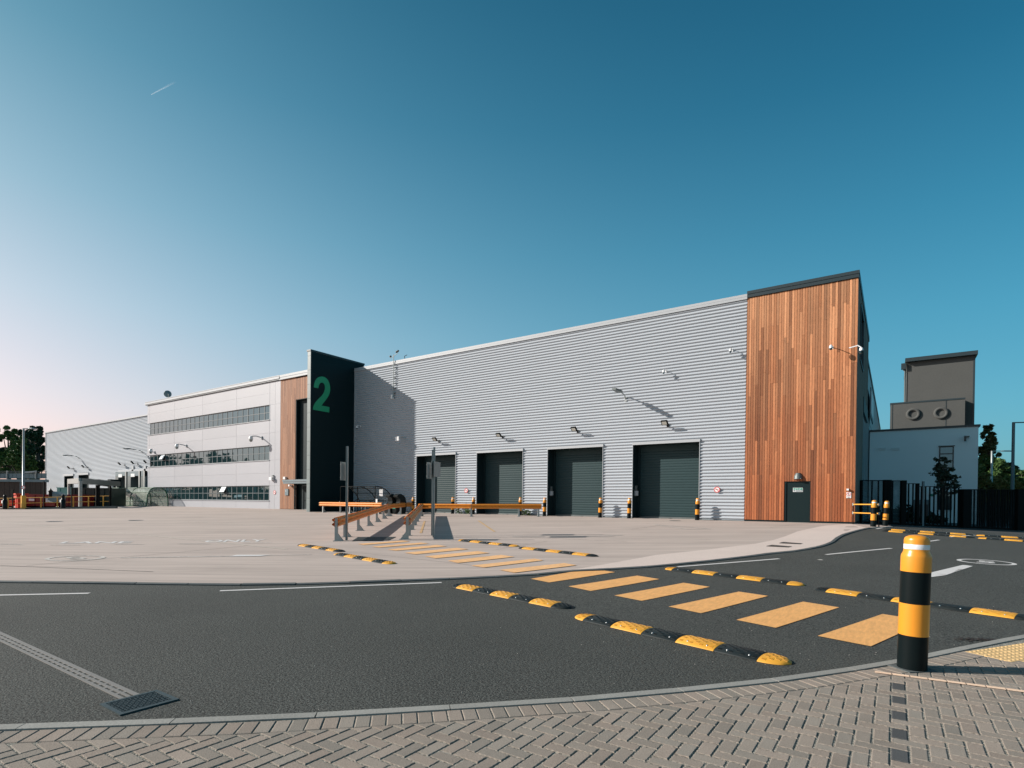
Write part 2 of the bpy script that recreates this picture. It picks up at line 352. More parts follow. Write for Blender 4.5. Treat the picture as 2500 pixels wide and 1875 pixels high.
def drape(name, poly, dz, m, parent=None, ystep=1.2, xstep=1.0, thick=0.0):
    """a sheet over the land with the outline poly [(x, y)]"""
    bm = bmesh.new(); vs_ = [bm.verts.new((p[0], p[1], 0)) for p in poly]; bm.faces.new(vs_)
    ys = [p[1] for p in poly]; xs = [p[0] for p in poly]
    bmesh.ops.triangulate(bm, faces=bm.faces[:])
    y = math.ceil(max(min(ys), 5)/ystep)*ystep
    while y < min(max(ys), 36):
        bmesh.ops.bisect_plane(bm, geom=bm.verts[:]+bm.edges[:]+bm.faces[:], plane_co=(0, y, 0), plane_no=(0, 1, 0)); y += ystep
    x = max(min(xs), -2.6)
    x = math.ceil(x/xstep)*xstep
    while x < min(max(xs), 8.5) and max(ys) > 8:
        bmesh.ops.bisect_plane(bm, geom=bm.verts[:]+bm.edges[:]+bm.faces[:], plane_co=(x, 0, 0), plane_no=(1, 0, 0)); x += xstep
    for v in bm.verts: v.co.z = tz(v.co.x, v.co.y)+dz
    bmesh.ops.recalc_face_normals(bm, faces=bm.faces[:])
    if bm.faces and sum(f.normal.z for f in bm.faces) < 0: bmesh.ops.reverse_faces(bm, faces=bm.faces[:])
    if thick:
        r_ = bmesh.ops.extrude_face_region(bm, geom=bm.faces[:])
        for e in r_['geom']:
            if isinstance(e, bmesh.types.BMVert): e.co.z += thick
        bmesh.ops.recalc_face_normals(bm, faces=bm.faces[:])
    me = bpy.data.meshes.new(name); bm.to_mesh(me); bm.free(); me.materials.append(MATS[m])
    if parent is not None:
        off = origin(parent)
        for v in me.vertices: v.co -= off
    return put(name, me, parent)
def strip(a, b, wd):                       # outline of a stripe from a to b
    a = Vector(a[:2]); b = Vector(b[:2]); d = (b-a).normalized(); n = Vector((-d.y, d.x))*wd/2
    return [a+n, a-n, b-n, b+n]
def text_polys(body, bold=0.0, spacing=1.0):
    cu = bpy.data.curves.new('t', 'FONT'); cu.body = body; cu.size = 1.0; cu.offset = bold; cu.space_character = spacing; cu.resolution_u = 3
    ob = bpy.data.objects.new('t', cu); COL.objects.link(ob)
    dg = bpy.context.evaluated_depsgraph_get(); me = bpy.data.meshes.new_from_object(ob.evaluated_get(dg))
    v = [p.co.copy() for p in me.vertices]; f = [tuple(p.vertices) for p in me.polygons]
    bpy.data.objects.remove(ob); bpy.data.curves.remove(cu); bpy.data.meshes.remove(me)
    x0 = min(p.x for p in v); x1 = max(p.x for p in v); y0 = min(p.y for p in v); y1 = max(p.y for p in v)
    return [((p.x-x0)/(x1-x0), (p.y-y0)/(y1-y0)) for p in v], f
def text_on(body, fn, bold=0.02):          # fn maps (u, v) in 0..1 to a place
    v, f = text_polys(body, bold); m = MB(); m.v = [tuple(fn(*p)) for p in v]; m.f = list(f); m.sm = [False]*len(f); return m

random.seed(7)
# ================================================================== SETTING
# ground out to the horizon, a hand below the paved surfaces
g = MB()
for a in range(1): g.box(-900, 900, -500, 1500, -1.2, -0.9)
gb = MB(); N = 40
ringx = [-2500, -700, -300, -160, -120, -60, -30, -10, 0, 6, 12, 30, 80, 300, 2500]
ringy = [-1500, -200, -60, -20, 0, 8, 12, 16, 20, 24, 28, 32, 40, 60, 120, 400, 3000]
gb.grid([[(x, y, tz(x, y)-0.16) for x in ringx] for y in ringy], False)
struct(gb.build('ground', 'grass'))

# the road: one asphalt sheet under everything on this side
road = struct(drape('road', [(-135, -40), (40, -40), (40, 33.2), (-135, 33.2)], 0.0, 'asphalt'))
road_far = struct(drape('service_road', [(-1.6, 33.2), (40, 33.2), (40, 120), (-1.6, 120)], 0.0, 'asphalt_far'))

c5b = zoom(1100, 1260, 3.687); c6b = zoom(1600, 1260, 3.687); c4b = zoom(700, 1290, 3.687); c4 = zoom(740, 1140, 3.568)
edge_px = [(0, 1421.3), (152, 1423.5), (427, 1427.3), (645.6, 1428.9), (820, 1424.6), (971, 1418.8), (1140, 1412.5), (1300, 1403.9), (1398, 1394.8), (1500, 1389.8), (1600, 1383.4),
           (1710, 1372.5), (1817, 1360.4), (1871, 1352.8), (1940, 1346), (1990.6, 1337.3), (2012, 1331), (2028.5, 1324.3), (2040, 1314.5), (2055.7, 1306.1), (2088, 1296.6), (2115, 1290.4), (2133, 1288.4)]
edge = [Vector(G(*p)[:2]) for p in edge_px]
edge = [edge[0]+(edge[0]-edge[1]).normalized()*14] + edge + [Vector((-0.15, 31.3)), Vector((-0.15, 32.6))]
YZ = 0.03                                   # the yard stands 3 cm above the road
yard = struct(drape('yard', [tuple(p) for p in edge]+[(-1.5, 32.7), (-1.5, 33.2), (-135, 33.2), (-135, -28), tuple(edge[0]+Vector((-6, -12)))], YZ, 'concrete'))
# paler apron of newer concrete along the road edge on the right
ap_px = [c6b(0, 362), c6b(500, 308), c6b(900, 258), c6b(1060, 225), c6b(1170, 190), c6b(1280, 145), c6b(1400, 118), c6b(1530, 92)]
ap = [Vector(G(*p)[:2]) for p in ap_px]
near = [e for e in edge if -5.6 < e.x < -1.0 and e.y > 10.5]
inner = [tuple(p) for p in edge[9:-3]]
apoly = [None] + [tuple(p) for p in ap] + [(-1.75, 31.4)] + inner[::-1]
apron = drape('concrete_apron', [(p[0], p[1]) for p in apoly[1:]], YZ+0.004, 'concrete_apron', yard)
# kerb stones round the yard
def offset_line(pts, d):
    out_ = []
    for i, p in enumerate(pts):
        a = pts[max(i-1, 0)]; b = pts[min(i+1, len(pts)-1)]; t = (b-a).normalized(); out_.append(p+Vector((-t.y, t.x))*d)
    return out_
def resample(pts, step):
    out_ = [pts[0].copy()]; acc = 0.0
    for a, b in zip(pts, pts[1:]):
        L = (b-a).length; t = step-acc
        while t <= L: out_.append(a+(b-a)*t/L); t += step
        acc = (acc+L) % step if True else 0
    return out_
yk = resample(edge, 0.915)
for i in range(len(yk)-1):
    a, b = yk[i], yk[i+1]
    if (b-a).length < 0.3: continue
    t = (b-a).normalized(); a2 = a+t*0.006; b2 = b-t*0.006; n = Vector((t.y, -t.x)); wd = 0.085
    m = MB(); za = tz(a.x, a.y); zb = tz(b.x, b.y); h = YZ+0.004+random.uniform(-.004, .004)
    q = [a2, b2, b2+n*wd, a2+n*wd]; zz = [za, zb, zb, za]
    lo = [Vector((p.x, p.y, z-0.02)) for p, z in zip(q, zz)]; hi = [Vector((p.x, p.y, z+h-(0.014 if k > 1 else 0))) for k, (p, z) in enumerate(zip(q, zz))]
    m.face(hi)
    for k in range(4): m.face([lo[k], lo[(k+1) % 4], hi[(k+1) % 4], hi[k]])
    m.build('kerb_stone', 'kerb_dark' if (a.x < -1 and i > 0) else 'kerb', yard)

# concrete joints, a painted sign post shadow and faded markings in the yard
def line_px(name, pa, pb, wd, m, parent, dz):
    a, b = G(*pa), G(*pb); return drape(name, [tuple(p) for p in strip(a, b, wd)], dz, m, parent)
c3r = zoom(0, 1270, 3.16)
def poly_line(name, pts, wd, m, dz):
    for a, b in zip(pts, pts[1:]): line_px(name, a, b, wd, m, yard, dz)
poly_line('joint_shadow_line', [c3r(0, 18), c3r(1000, 110), c3r(2212, 232)], 0.09, 'pale_joint', YZ+0.006)
poly_line('joint_shadow_line', [c3r(1350, 10), c3r(2212, 56)], 0.09, 'pale_joint', YZ+0.005)
poly_line('joint_shadow_line', [c3r(0, 362), c3r(1180, 410)], 0.03, 'groove_shadow', YZ+0.005)
poly_line('joint_shadow_line', [c3r(205, 362), c3r(1910, 205)], 0.022, 'groove_shadow', YZ+0.007)
poly_line('joint_shadow_line', [c4b(0, 192), c4b(700, 235), c4b(1500, 325), c4b(1700, 350)], 0.012, 'groove_shadow', YZ+0.005)
poly_line('joint_shadow_line', [(1100, 1311), (1300, 1314.5), (1530, 1325)], 0.02, 'groove_shadow', YZ+0.005)  # sign post's cast shadow drawn in as a thin dark line
poly_line('joint_shadow_line', [(1100, 1325), (1290, 1330)], 0.02, 'groove_shadow', YZ+0.007)
poly_line('joint_shadow_line', [c5b(410, 312), c5b(860, 238)], 0.014, 'groove_shadow', YZ+0.009)
poly_line('joint_shadow_line', [zoom(1540, 1270, 8.5)(0, 205), zoom(1540, 1270, 8.5)(560, 130)], 0.02, 'groove_shadow', YZ+0.005)
poly_line('joint_shadow_line', [(1880, 1290), (1990, 1279)], 0.02, 'groove_shadow', YZ+0.012)
for a, b in ((zoom(1540, 1270, 8.5)(460, 105), zoom(1540, 1270, 8.5)(1180, 205)), (zoom(1540, 1270, 8.5)(500, 105), zoom(1540, 1270, 8.5)(1660, 198)),
             (zoom(1540, 1270, 8.5)(1180, 205), zoom(1540, 1270, 8.5)(1640, 198)), ((1250, 1312.5), (1330, 1312)), ((1340, 1314.5), (1520, 1309))):
    line_px('white_line', a, b, 0.09, 'white_worn', yard, YZ+0.008)
line_px('white_line', (1060, 1315.5), (1150, 1313), 0.05, 'white_worn', yard, YZ+0.008)
line_px('white_line', (1105, 1319), (1165, 1317), 0.08, 'white_worn', yard, YZ+0.010)
line_px('yellow_line', zoom(800, 1180, 7.9)(1870, 740), zoom(800, 1180, 7.9)(1795, 975), 0.1, 'yellow_faded', yard, YZ+0.008)
line_px('yellow_line', zoom(1100, 1260, 8.848)(600, 110), zoom(1100, 1260, 8.848)(950, 355), 0.1, 'yellow_faded', yard, YZ+0.008)
line_px('yellow_line', (768, 1253), (815, 1249), 0.15, 'yellow_faded', yard, YZ+0.008)
line_px('white_line', (744, 1326), (866, 1324.2), 0.05, 'white_worn', yard, YZ+0.008)
# painted words on the yard
def ground_text(body, bl, br, tl, m, parent, dz, bold=0.03):
    B, Rr, T = Vector(G(*bl)[:2]), Vector(G(*br)[:2]), Vector(G(*tl)[:2])
    def fn(u, v):
        p = B+(Rr-B)*u+(T-B)*v; return (p.x, p.y, tz(p.x, p.y)+dz)
    return text_on(body, fn, bold).build('painted_word', m, parent)
za = zoom(100, 1300, 8.508); zb_ = zoom(420, 1300, 7.9)
ground_text('LANE', za(360, 252), za(1840, 246), za(500, 212), 'white_paint', yard, YZ+0.008, 0.02)
ground_text('ONLY', zb_(590, 212), zb_(1780, 196), zb_(690, 164), 'white_paint', yard, YZ+0.008, 0.02)
for a, b in ((za(170, 283), za(830, 283)), (za(1510, 268), za(2140, 268)), (zb_(120, 240), zb_(730, 240)), (zb_(1370, 224), zb_(1920, 218)), (c3r(0, 193), c3r(170, 198))):
    line_px('white_line', a, b, 0.09, 'white_worn', yard, YZ+0.008)
# arrow along the lane
line_px('painted_arrow', zb_(-1000, 515), zb_(1150, 483), 0.12, 'white_worn', yard, YZ+0.008)
line_px('painted_arrow', zb_(1450, 472), (760, 1357), 0.07, 'white_worn', yard, YZ+0.008)
aq = [G(*p) for p in (zb_(1100, 492), zb_(1250, 458), zb_(1900, 458), zb_(1700, 484))]
drape('painted_arrow', [tuple(p[:2]) for p in aq], YZ+0.010, 'white_paint', yard)
# speed roundels with a figure 5
def roundel(L_, R_, T_, B_, m, parent, dz, flip=False):
    L_, R_, T_, B_ = [Vector(G(*p)[:2]) for p in (L_, R_, T_, B_)]
    c = (L_+R_)/2; ax = (R_-L_)/2; ay = (T_-B_)/2
    ay = Vector((-ax.y, ax.x)).normalized()*ay.length*(1 if ay.dot(Vector((-ax.y, ax.x))) > 0 else -1)
    mb = MB(); n = 40; rows = []
    for k in range(n+1):
        a = 2*math.pi*k/n; o_ = c+ax*math.cos(a)+ay*math.sin(a); i_ = c+(ax*math.cos(a)+ay*math.sin(a))*0.84
        rows.append([(i_.x, i_.y, tz(i_.x, i_.y)+dz), (o_.x, o_.y, tz(o_.x, o_.y)+dz)])
    mb.grid(rows, False)
    def fn(u, v):
        p = c+ax*(u-0.5)*0.62+ay*(v-0.5)*0.95; return (p.x, p.y, tz(p.x, p.y)+dz)
    t = text_on('5', fn, 0.02); k = len(mb.v); mb.v += t.v; mb.f += [tuple(k+i for i in f) for f in t.f]; mb.sm += t.sm
    return mb.build('speed_roundel', m, parent)
roundel(za(100, 602), za(1300, 525), za(950, 500), za(400, 622), 'white_worn', yard, YZ+0.008)
zr = zoom(2320, 1350, 12.29)
roundel(zr(185, 210), zr(2010, 345), zr(620, 186), zr(1650, 368), 'white_paint', road, 0.006)
# arrow by the near bollard
zq = zoom(2150, 1280, 6.32)
arr = [G(*p) for p in (zq(1425, 648), zq(1300, 632), zq(1260, 632), zq(560, 800), zq(700, 828), zq(1000, 790), zq(830, 768))]
drape('painted_arrow', [tuple(p[:2]) for p in arr], 0.006, 'white_paint', road)
# white dashes on the road
for a, b in (((-40, 1454.5), (218, 1449)), ((537, 1443), (1078, 1422.8)), (c6b(200, 458), c6b(1115, 385)), (c6b(1535, 348), c6b(2125, 291)), (zq(700, 272), zq(900, 243)), (zq(1070, 198), zq(1250, 180)), ((2140, 1291.5), (2158, 1288))):
    line_px('lane_dash', a, b, 0.1, 'white_paint', road, 0.006)
line_px('lane_dash', zq(1250, 180), zq(1455, 168), 0.1, 'white_paint', road, 0.006)
for pts in ((c6b(1465, 395), c6b(1505, 395)),): line_px('paint_fleck', pts[0], pts[1], 0.12, 'white_worn', road, 0.006)
# zebra stripes
road_z = [[(1295.8, 1413.8), (1340, 1422.7), (1501.4, 1397.5), (1475.6, 1393.7), (1400, 1396)], [(1387.5, 1432.2), (1441.7, 1443.6), (1609.9, 1414.6), (1555.6, 1405.9)],
          [(1500, 1454.7), (1566.5, 1467.8), (1732.9, 1433.6), (1669.2, 1423.5)], [(1632, 1481.9), (1711.2, 1498.1), (1875.3, 1455.8), (1803.4, 1445.2)],
          [(1797.4, 1514.4), (1893.7, 1533.9), (2048.9, 1483.8), (1960.7, 1469.7)], [(1996, 1553.7), (2126.2, 1579.2), (2262, 1517), (2154.6, 1500)]]
for q in road_z: drape('crossing_stripe', [tuple(G(*p)[:2]) for p in q], 0.007, 'yellow_paint', road)
yard_z = [[(873.6, 1330.7), (887.1, 1333.4), (1001, 1324.7), (982, 1322.5)], [(908.3, 1337.5), (925, 1340), (1047, 1329.9), (1028, 1327.5)], [(945.5, 1344.8), (967.2, 1347.8), (1090.6, 1336.7), (1067.5, 1333.4)],
          [(987.5, 1352.9), (1013.3, 1357), (1143.5, 1344.2), (1115, 1340.7)], [(1036.3, 1361.9), (1063.4, 1367), (1195, 1353.7), (1166.5, 1348.9)],
          [(1093.3, 1372.7), (1117.7, 1378.7), (1256, 1363.2), (1223.5, 1358.3)], [(1150.2, 1384.9), (1181.4, 1390), (1326.5, 1372), (1304.8, 1367.7)], [(1219.4, 1395.8), (1254.6, 1402.9), (1407.8, 1384.2), (1378, 1378.8)]]
for q in yard_z: drape('crossing_stripe', [tuple(G(*p)[:2]) for p in q], YZ+0.012, 'yellow_worn', yard)

# ------------------------------------------------------------------ near pavement: kerb, header course, herringbone blocks
kerb_px = [(0, 1777), (433.5, 1761.7), (700, 1752.2), (1300, 1715.6), (1500.7, 1701.5), (1900, 1660.9), (2000, 1645.5), (2195, 1615.7), (2381, 1575.2), (2500, 1553.8)]
kl = [Vector(G(*p)[:2]) for p in kerb_px]
# smooth the line
def smooth(pts, it=2):
    for _ in range(it):
        q = [pts[0]]
        for a, b in zip(pts, pts[1:]): q += [a*0.75+b*0.25, a*0.25+b*0.75]
        q.append(pts[-1]); pts = q
    return pts
kl = smooth([kl[0]+(kl[0]-kl[1]).normalized()*3.5] + kl + [kl[-1]+(kl[-1]-kl[-2]).normalized()*9])
PVZ = 0.022
KW = 0.105; HW = 0.2
k_in = offset_line(kl, -KW); h_in = offset_line(kl, -KW-HW)
pave_poly = [tuple(p) for p in offset_line(kl, -0.02)]
pavement = struct(drape('pavement', pave_poly+[(14, pave_poly[-1][1]), (14, -9), (-9, -9)], 0.017, 'joint', None))
ks = resample(kl, 0.915); ki = resample(k_in, 0.915)
def nearest_norm(p, line):
    best = None
    for a, b in zip(line, line[1:]):
        t = max(0, min(1, (p-a).dot(b-a)/max(1e-9, (b-a).length_squared))); q = a+(b-a)*t; d = (p-q).length
        if best is None or d < best[0]: tt = (b-a).normalized(); best = (d, q, Vector((tt.y, -tt.x)), tt)
    return best
for i in range(len(ks)-1):
    a, b = ks[i], ks[i+1]; t = (b-a).normalized(); n = Vector((t.y, -t.x)); a2 = a+t*0.003; b2 = b-t*0.003
    m = MB(); c = 0.012; hz = PVZ+0.006
    prof = [(0, -0.05), (0, hz-c), (c, hz), (KW-0.004, hz), (KW-0.004, -0.05)]
    rows = []
    for p in (a2, (a2+b2)/2, b2):
        pn = nearest_norm(p, kl); q = p if p is not (a2+b2)/2 else pn[1]
        rows.append([(q.x+n.x*u, q.y+n.y*u, tz(q.x, q.y)+z) for u, z in prof])
    m.grid(rows, False); m.face(rows[0][::-1]); m.face(rows[-1])
    m.build('kerb_stone', 'kerb', pavement)
def clip_poly(poly, q, n):                    # keep the side where (p-q).n >= 0
    out_ = []
    for i in range(len(poly)):
        a, b = poly[i], poly[(i+1) % len(poly)]; da = (a-q).dot(n); db = (b-q).dot(n)
        if da >= 0: out_.append(a)
        if da*db < 0: out_.append(a+(b-a)*(da/(da-db)))
    return out_
def block_mesh(poly, h0, h1, ch=0.006):
    c = sum(poly, Vector((0, 0)))/len(poly)
    m = MB(); ins = []
    n_ = len(poly)
    for i in range(n_):
        p = poly[i]; a = poly[i-1]; b = poly[(i+1) % n_]
        e1 = (p-a).normalized(); e2 = (b-p).normalized(); bis = Vector((-(e1.y+e2.y), e1.x+e2.x))
        if bis.length < 1e-6: bis = Vector((-e1.y, e1.x))
        bis.normalize(); k = max(0.35, bis.dot(Vector((-e1.y, e1.x)))); ins.append(p+bis*ch/k)
    lo = [(p.x, p.y, h0) for p in poly]; mi = [(p.x, p.y, h1-ch*0.6) for p in poly]; hi = [(p.x, p.y, h1) for p in ins]
    m.face(hi)
    for i in range(n_):
        j = (i+1) % n_; m.face([lo[i], lo[j], mi[j], mi[i]]); m.face([mi[i], mi[j], hi[j], hi[i]])
    return m
U = 0.0963; BL, BW = 2*U-0.0085, U-0.0085
def notched(l, wd, amp=0.0032, n=5):
    pts = []
    def side(a, b, k):
        a = Vector(a); b = Vector(b); d = b-a; nn = Vector((d.y, -d.x)).normalized()
        for i in range(k):
            pts.append(a+d*(i/k)-nn*(amp if i else 0)*0); pts.append(a+d*((i+0.5)/k)-nn*amp)
    side((-l/2, -wd/2), (l/2, -wd/2), n); side((l/2, -wd/2), (l/2, wd/2), 2); side((l/2, wd/2), (-l/2, wd/2), n); side((-l/2, wd/2), (-l/2, -wd/2), 2)
    return pts
brick_me = block_mesh(notched(BL, BW), -0.03, 0.0, 0.004).mesh('brick', 'brick')
brick_grey_me = block_mesh(notched(BL, BW), -0.03, 0.0, 0.004).mesh('brick', 'brick_grey')
cand = []
x_lo, x_hi, y_lo, y_hi = -6.5, 4.5, 0.2, 11.5
gu = lambda a, b: (a*U, b*U)
OX, OY = -0.003, 0.0
tact_q = [Vector(G(*zoom(2300, 1530, 11.06)(580, 735))[:2]), Vector(G(*zoom(2300, 1530, 11.06)(1000, 880))[:2])]
tdir = Vector((math.cos(R(56)), math.sin(R(56)))); tn = Vector((tdir.y, -tdir.x))
tact_o = tact_q[0]
# herringbone: tile by (i, i) steps of one unit with horizontal and vertical blocks
for i in range(-90, 140):
    for j in range(-40, 60):
        # horizontal block at (i+4j... ) -> cells (i, i), (i+1, i) shifted by multiples of 4 in x
        xh = i+4*j; yh = i
        for (cx, cy, rz) in ((xh+1.0, yh+0.5, 0), (xh+3.5, yh+1.0, 1)):
            X = OX+cx*U; Y = OY+cy*U
            if x_lo < X < x_hi and y_lo < Y < y_hi: cand.append((X, Y, rz))
def visible(p, pad=160):
    v = Vector((p.x, p.y, 0.02))-CP; wz = v.dot(FW)
    if wz < 0.3: return None
    x = CX+CAMF*v.dot(RT)/wz; y = CY-CAMF*v.dot(UP)/wz
    return (x, y, wz) if -pad < x < 2500+pad and y < 1875+pad else None
blocks = []
for X, Y, rz in cand:
    p = Vector((X, Y)); v = visible(p)
    if not v: continue
    d, q, n, t = nearest_norm(p, h_in)
    sd = (p-q).dot(n)
    if sd < -0.13: continue
    # keep clear of the tactile slabs
    s_ = (p-tact_o).dot(tdir); e_ = (p-tact_o).dot(tn)
    if s_ > 0.06 and -0.2 < e_ < 0.82+s_*0.0 and s_ > (e_)*0.28+0.02: continue
    blocks.append((v[2], X, Y, rz, sd, q, n))
blocks.sort(key=lambda b: b[0])
rest = MB(); count = 0; peach_y0 = 5.937; grey_x = 0.045
def hb_rect(X, Y, rz):
    l, wd = (BL, BW) if not rz else (BW, BL)
    return [Vector((X-l/2, Y-wd/2)), Vector((X+l/2, Y-wd/2)), Vector((X+l/2, Y+wd/2)), Vector((X-l/2, Y+wd/2))]
near_limit = 238
for (dist, X, Y, rz, sd, q, n) in blocks:
    full = sd > 0.125
    z = PVZ+tz(X, Y)+random.uniform(-0.0015, 0.0015)
    grey = rz and abs(X-grey_x) < 0.03 and 3.6 < Y < 5.95
    if full and (count < near_limit or grey):
        o = put('brick', brick_grey_me if grey else brick_me, pavement, (X, Y, z), (random.uniform(-.006, .006), random.uniform(-.006, .006), (math.pi/2 if rz else 0)+random.uniform(-.012, .012)))
        count += 1; continue
    poly = hb_rect(X, Y, rz)
    if not full: poly = clip_poly(poly, q+n*0.004, n)
    if len(poly) < 3: continue
    ar = 0.5*abs(sum(poly[k].x*poly[(k+1) % len(poly)].y-poly[(k+1) % len(poly)].x*poly[k].y for k in range(len(poly))))
    if ar < 0.0012: continue
    if full: poly = [Vector((X, Y))+ (Vector((-p_.y, p_.x)) if rz else p_) for p_ in notched(BL, BW)]
    m = block_mesh(poly, z-0.03, z, 0.004)
    k = len(rest.v); rest.v += m.v; rest.f += [tuple(k+i for i in f) for f in m.f]; rest.sm += m.sm
stuff(rest.build('brick_paving', 'brick', pavement))
# header course along the kerb
hs = resample(k_in, 0.103)
cnt = 0; hrest = MB()
for i in range(len(hs)-1):
    a, b = hs[i], hs[i+1]; v = visible((a+b)/2, 60)
    if not v: continue
    t = (b-a).normalized(); n = Vector((t.y, -t.x)); g_ = 0.0035
    if (a-tact_o).dot(tdir) > 0.0: continue
    poly = [a+t*g_+n*0.006, b-t*g_+n*0.006, b-t*g_+n*(HW-0.004), a+t*g_+n*(HW-0.004)]
    if (poly[1]-poly[0]).cross(poly[2]-poly[1]) < 0: poly = poly[::-1]
    z = PVZ+tz(a.x, a.y)+random.uniform(-0.0015, 0.0015); m = block_mesh(poly, z-0.03, z, 0.005)
    if cnt < 46 and v[1] > 1660: m.build('brick', 'brick', pavement); cnt += 1
    else:
        k = len(hrest.v); hrest.v += m.v; hrest.f += [tuple(k+i for i in f) for f in m.f]; hrest.sm += m.sm
stuff(hrest.build('header_course', 'brick', pavement))
# the peach line of narrow blocks
pa, pb = Vector((-0.126, 5.937)), Vector((1.9, 6.12)); pt = (pb-pa).normalized(); pn_ = Vector((-pt.y, pt.x))
for k in range(9):
    a = pa+pt*(k*0.1005*1.28); b = a+pt*(0.122)
    drape('painted_line', [tuple(a-pn_*0.03), tuple(b-pn_*0.03), tuple(b+pn_*0.03), tuple(a+pn_*0.03)], PVZ+0.004, 'brick_peach', pavement)
# tactile slabs with blisters
def slab(parent, c0, ti, tj):
    m = MB(); S = 0.398
    o_ = c0; P = [o_, o_+ti*S, o_+ti*S-tj*0+tn*S, o_+tn*S]
    P = [o_, o_+tdir*S, o_+tdir*S+tn*S, o_+tn*S]
    if (P[1]-P[0]).cross(P[2]-P[1]) < 0: P = P[::-1]
    z = PVZ+0.002+tz(o_.x, o_.y); b = block_mesh(P, z-0.03, z, 0.004); m.v += b.v; m.f += b.f; m.sm += b.sm
    for a in range(6):
        for c in range(6):
            p = o_+tdir*(0.034+a*0.0665)+tn*(0.034+c*0.0665)
            m.lathe([(0.0145, z), (0.012, z+0.004), (0.007, z+0.0055), (0.0001, z+0.0058)], (p.x, p.y, 0), 7)
    m.build('tactile_slab', 'tactile', parent)
for a in range(6):
    for c in range(3 if a < 1 else 3):
        o_ = tact_o+tdir*(0.02+a*0.4+c*0.12)+tn*(0.0+c*0.4)
        slab(pavement, o_, tdir, tn)

# ------------------------------------------------------------------ drains
gr = thing('gully_grate', 'square cast iron gully grate at the end of the slot drain in the asphalt', 'drain', (-4.55, 1.85, 0.0))
m = MB(); x0, x1, y0, y1 = -4.73, -4.38, 1.655, 2.04
for a in ((x0, x1, y0, y0+.03), (x0, x1, y1-.03, y1), (x0, x0+.03, y0+.03, y1-.03), (x1-.03, x1, y0+.03, y1-.03)): m.box(*a, -0.01, 0.012)
m.build('frame', 'iron', gr)
m = MB()
for k in range(9):
    x = x0+.03+(k+.5)*(x1-x0-.06)/9; m.box(x-.005, x+.005, y0+.03, y1-.03, 0.002, 0.010)
for k in range(7):
    y = y0+.03+(k+.5)*(y1-y0-.06)/7
    for j in range(9):
        xx = x0+.03+j*(x1-x0-.06)/9; oo = 0.012 if j % 2 else -0.012; m.box(xx, xx+(x1-x0-.06)/9, y-.004+oo, y+.004+oo, 0.002, 0.0095)
m.build('grating', 'iron', gr)
m = MB(); m.box(x0+.01, x1-.01, y0+.01, y1-.01, 0.0005, 0.0015); m.build('pit', 'pit', gr)
ch = thing('slot_drain', 'long narrow slotted channel drain running across the asphalt to the grate', 'drain', (-6.5, 1.86, 0))
m = MB()
for yy0, yy1 in ((1.795, 1.822), (1.845, 1.868), (1.89, 1.925)): m.box(-14, -4.74, yy0, yy1, -0.005, 0.006)
x = -14.0
while x < -4.8:
    for yy0, yy1 in ((1.822, 1.845), (1.868, 1.89)): m.box(x, x+0.035, yy0, yy1, -0.005, 0.0045)
    x += 0.115
m.build('slotted_cover', 'channel', ch)
m = MB(); m.box(-14, -4.74, 1.80, 1.92, 0.0005, 0.0015); m.build('pit', 'pit', ch)
def flat_grate(label, q, bars, dz, name='drain_grate'):
    P = [Vector(G(*p)[:2]) for p in q]; c = sum(P, Vector((0, 0)))/4
    t = thing(name, label, 'drain', (c.x, c.y, tz(c.x, c.y)))
    o_ = drape('pit', [tuple(p) for p in P], dz, 'pit', t)
    m = MB()
    for k in range(bars):
        a = P[0]+(P[1]-P[0])*((k+.2)/bars); b = P[3]+(P[2]-P[3])*((k+.2)/bars); a2 = P[0]+(P[1]-P[0])*((k+.75)/bars); b2 = P[3]+(P[2]-P[3])*((k+.75)/bars)
        m.face([(p.x, p.y, tz(p.x, p.y)+dz+0.006) for p in (a, a2, b2, b)])
    m.build('grating', 'galv_dark', t)
flat_grate('ribbed drain grating in the concrete between the two safety rails', [c4b(585, 124), c4b(915, 118), c4b(985, 86), c4b(640, 88)], 30, YZ+0.01)
flat_grate('dark drain grating in the pale apron, the one nearer the road', [c6b(995, 283), c6b(1190, 293), c6b(1230, 286), c6b(1050, 271)], 22, YZ+0.012)
flat_grate('dark drain grating in the pale apron, the one nearer the timber wall', [c6b(1112, 255), c6b(1300, 264), c6b(1325, 258), c6b(1150, 244)], 22, YZ+0.012)
for (px, py, rr, lb) in ((135, 1274.5, 0.45, 'dark manhole cover in the yard far left in front of the red skip'), (334, 1271.5, 0.45, 'dark manhole cover in the yard in front of the green hooped shelter'), (1648, 1272.8, 0.3, 'small dark manhole cover in the yard before the rightmost roller shutter')):
    p = G(px, py); o_ = MB().lathe([(rr, 0), (rr, 0.004), (rr*0.9, 0.006), (0.001, 0.006)], (0, 0, 0), 24).build('manhole_cover', 'iron', None)
    o_.location = (p.x, p.y, tz(p.x, p.y)+YZ+0.004); tag(o_, lb, 'manhole cover')

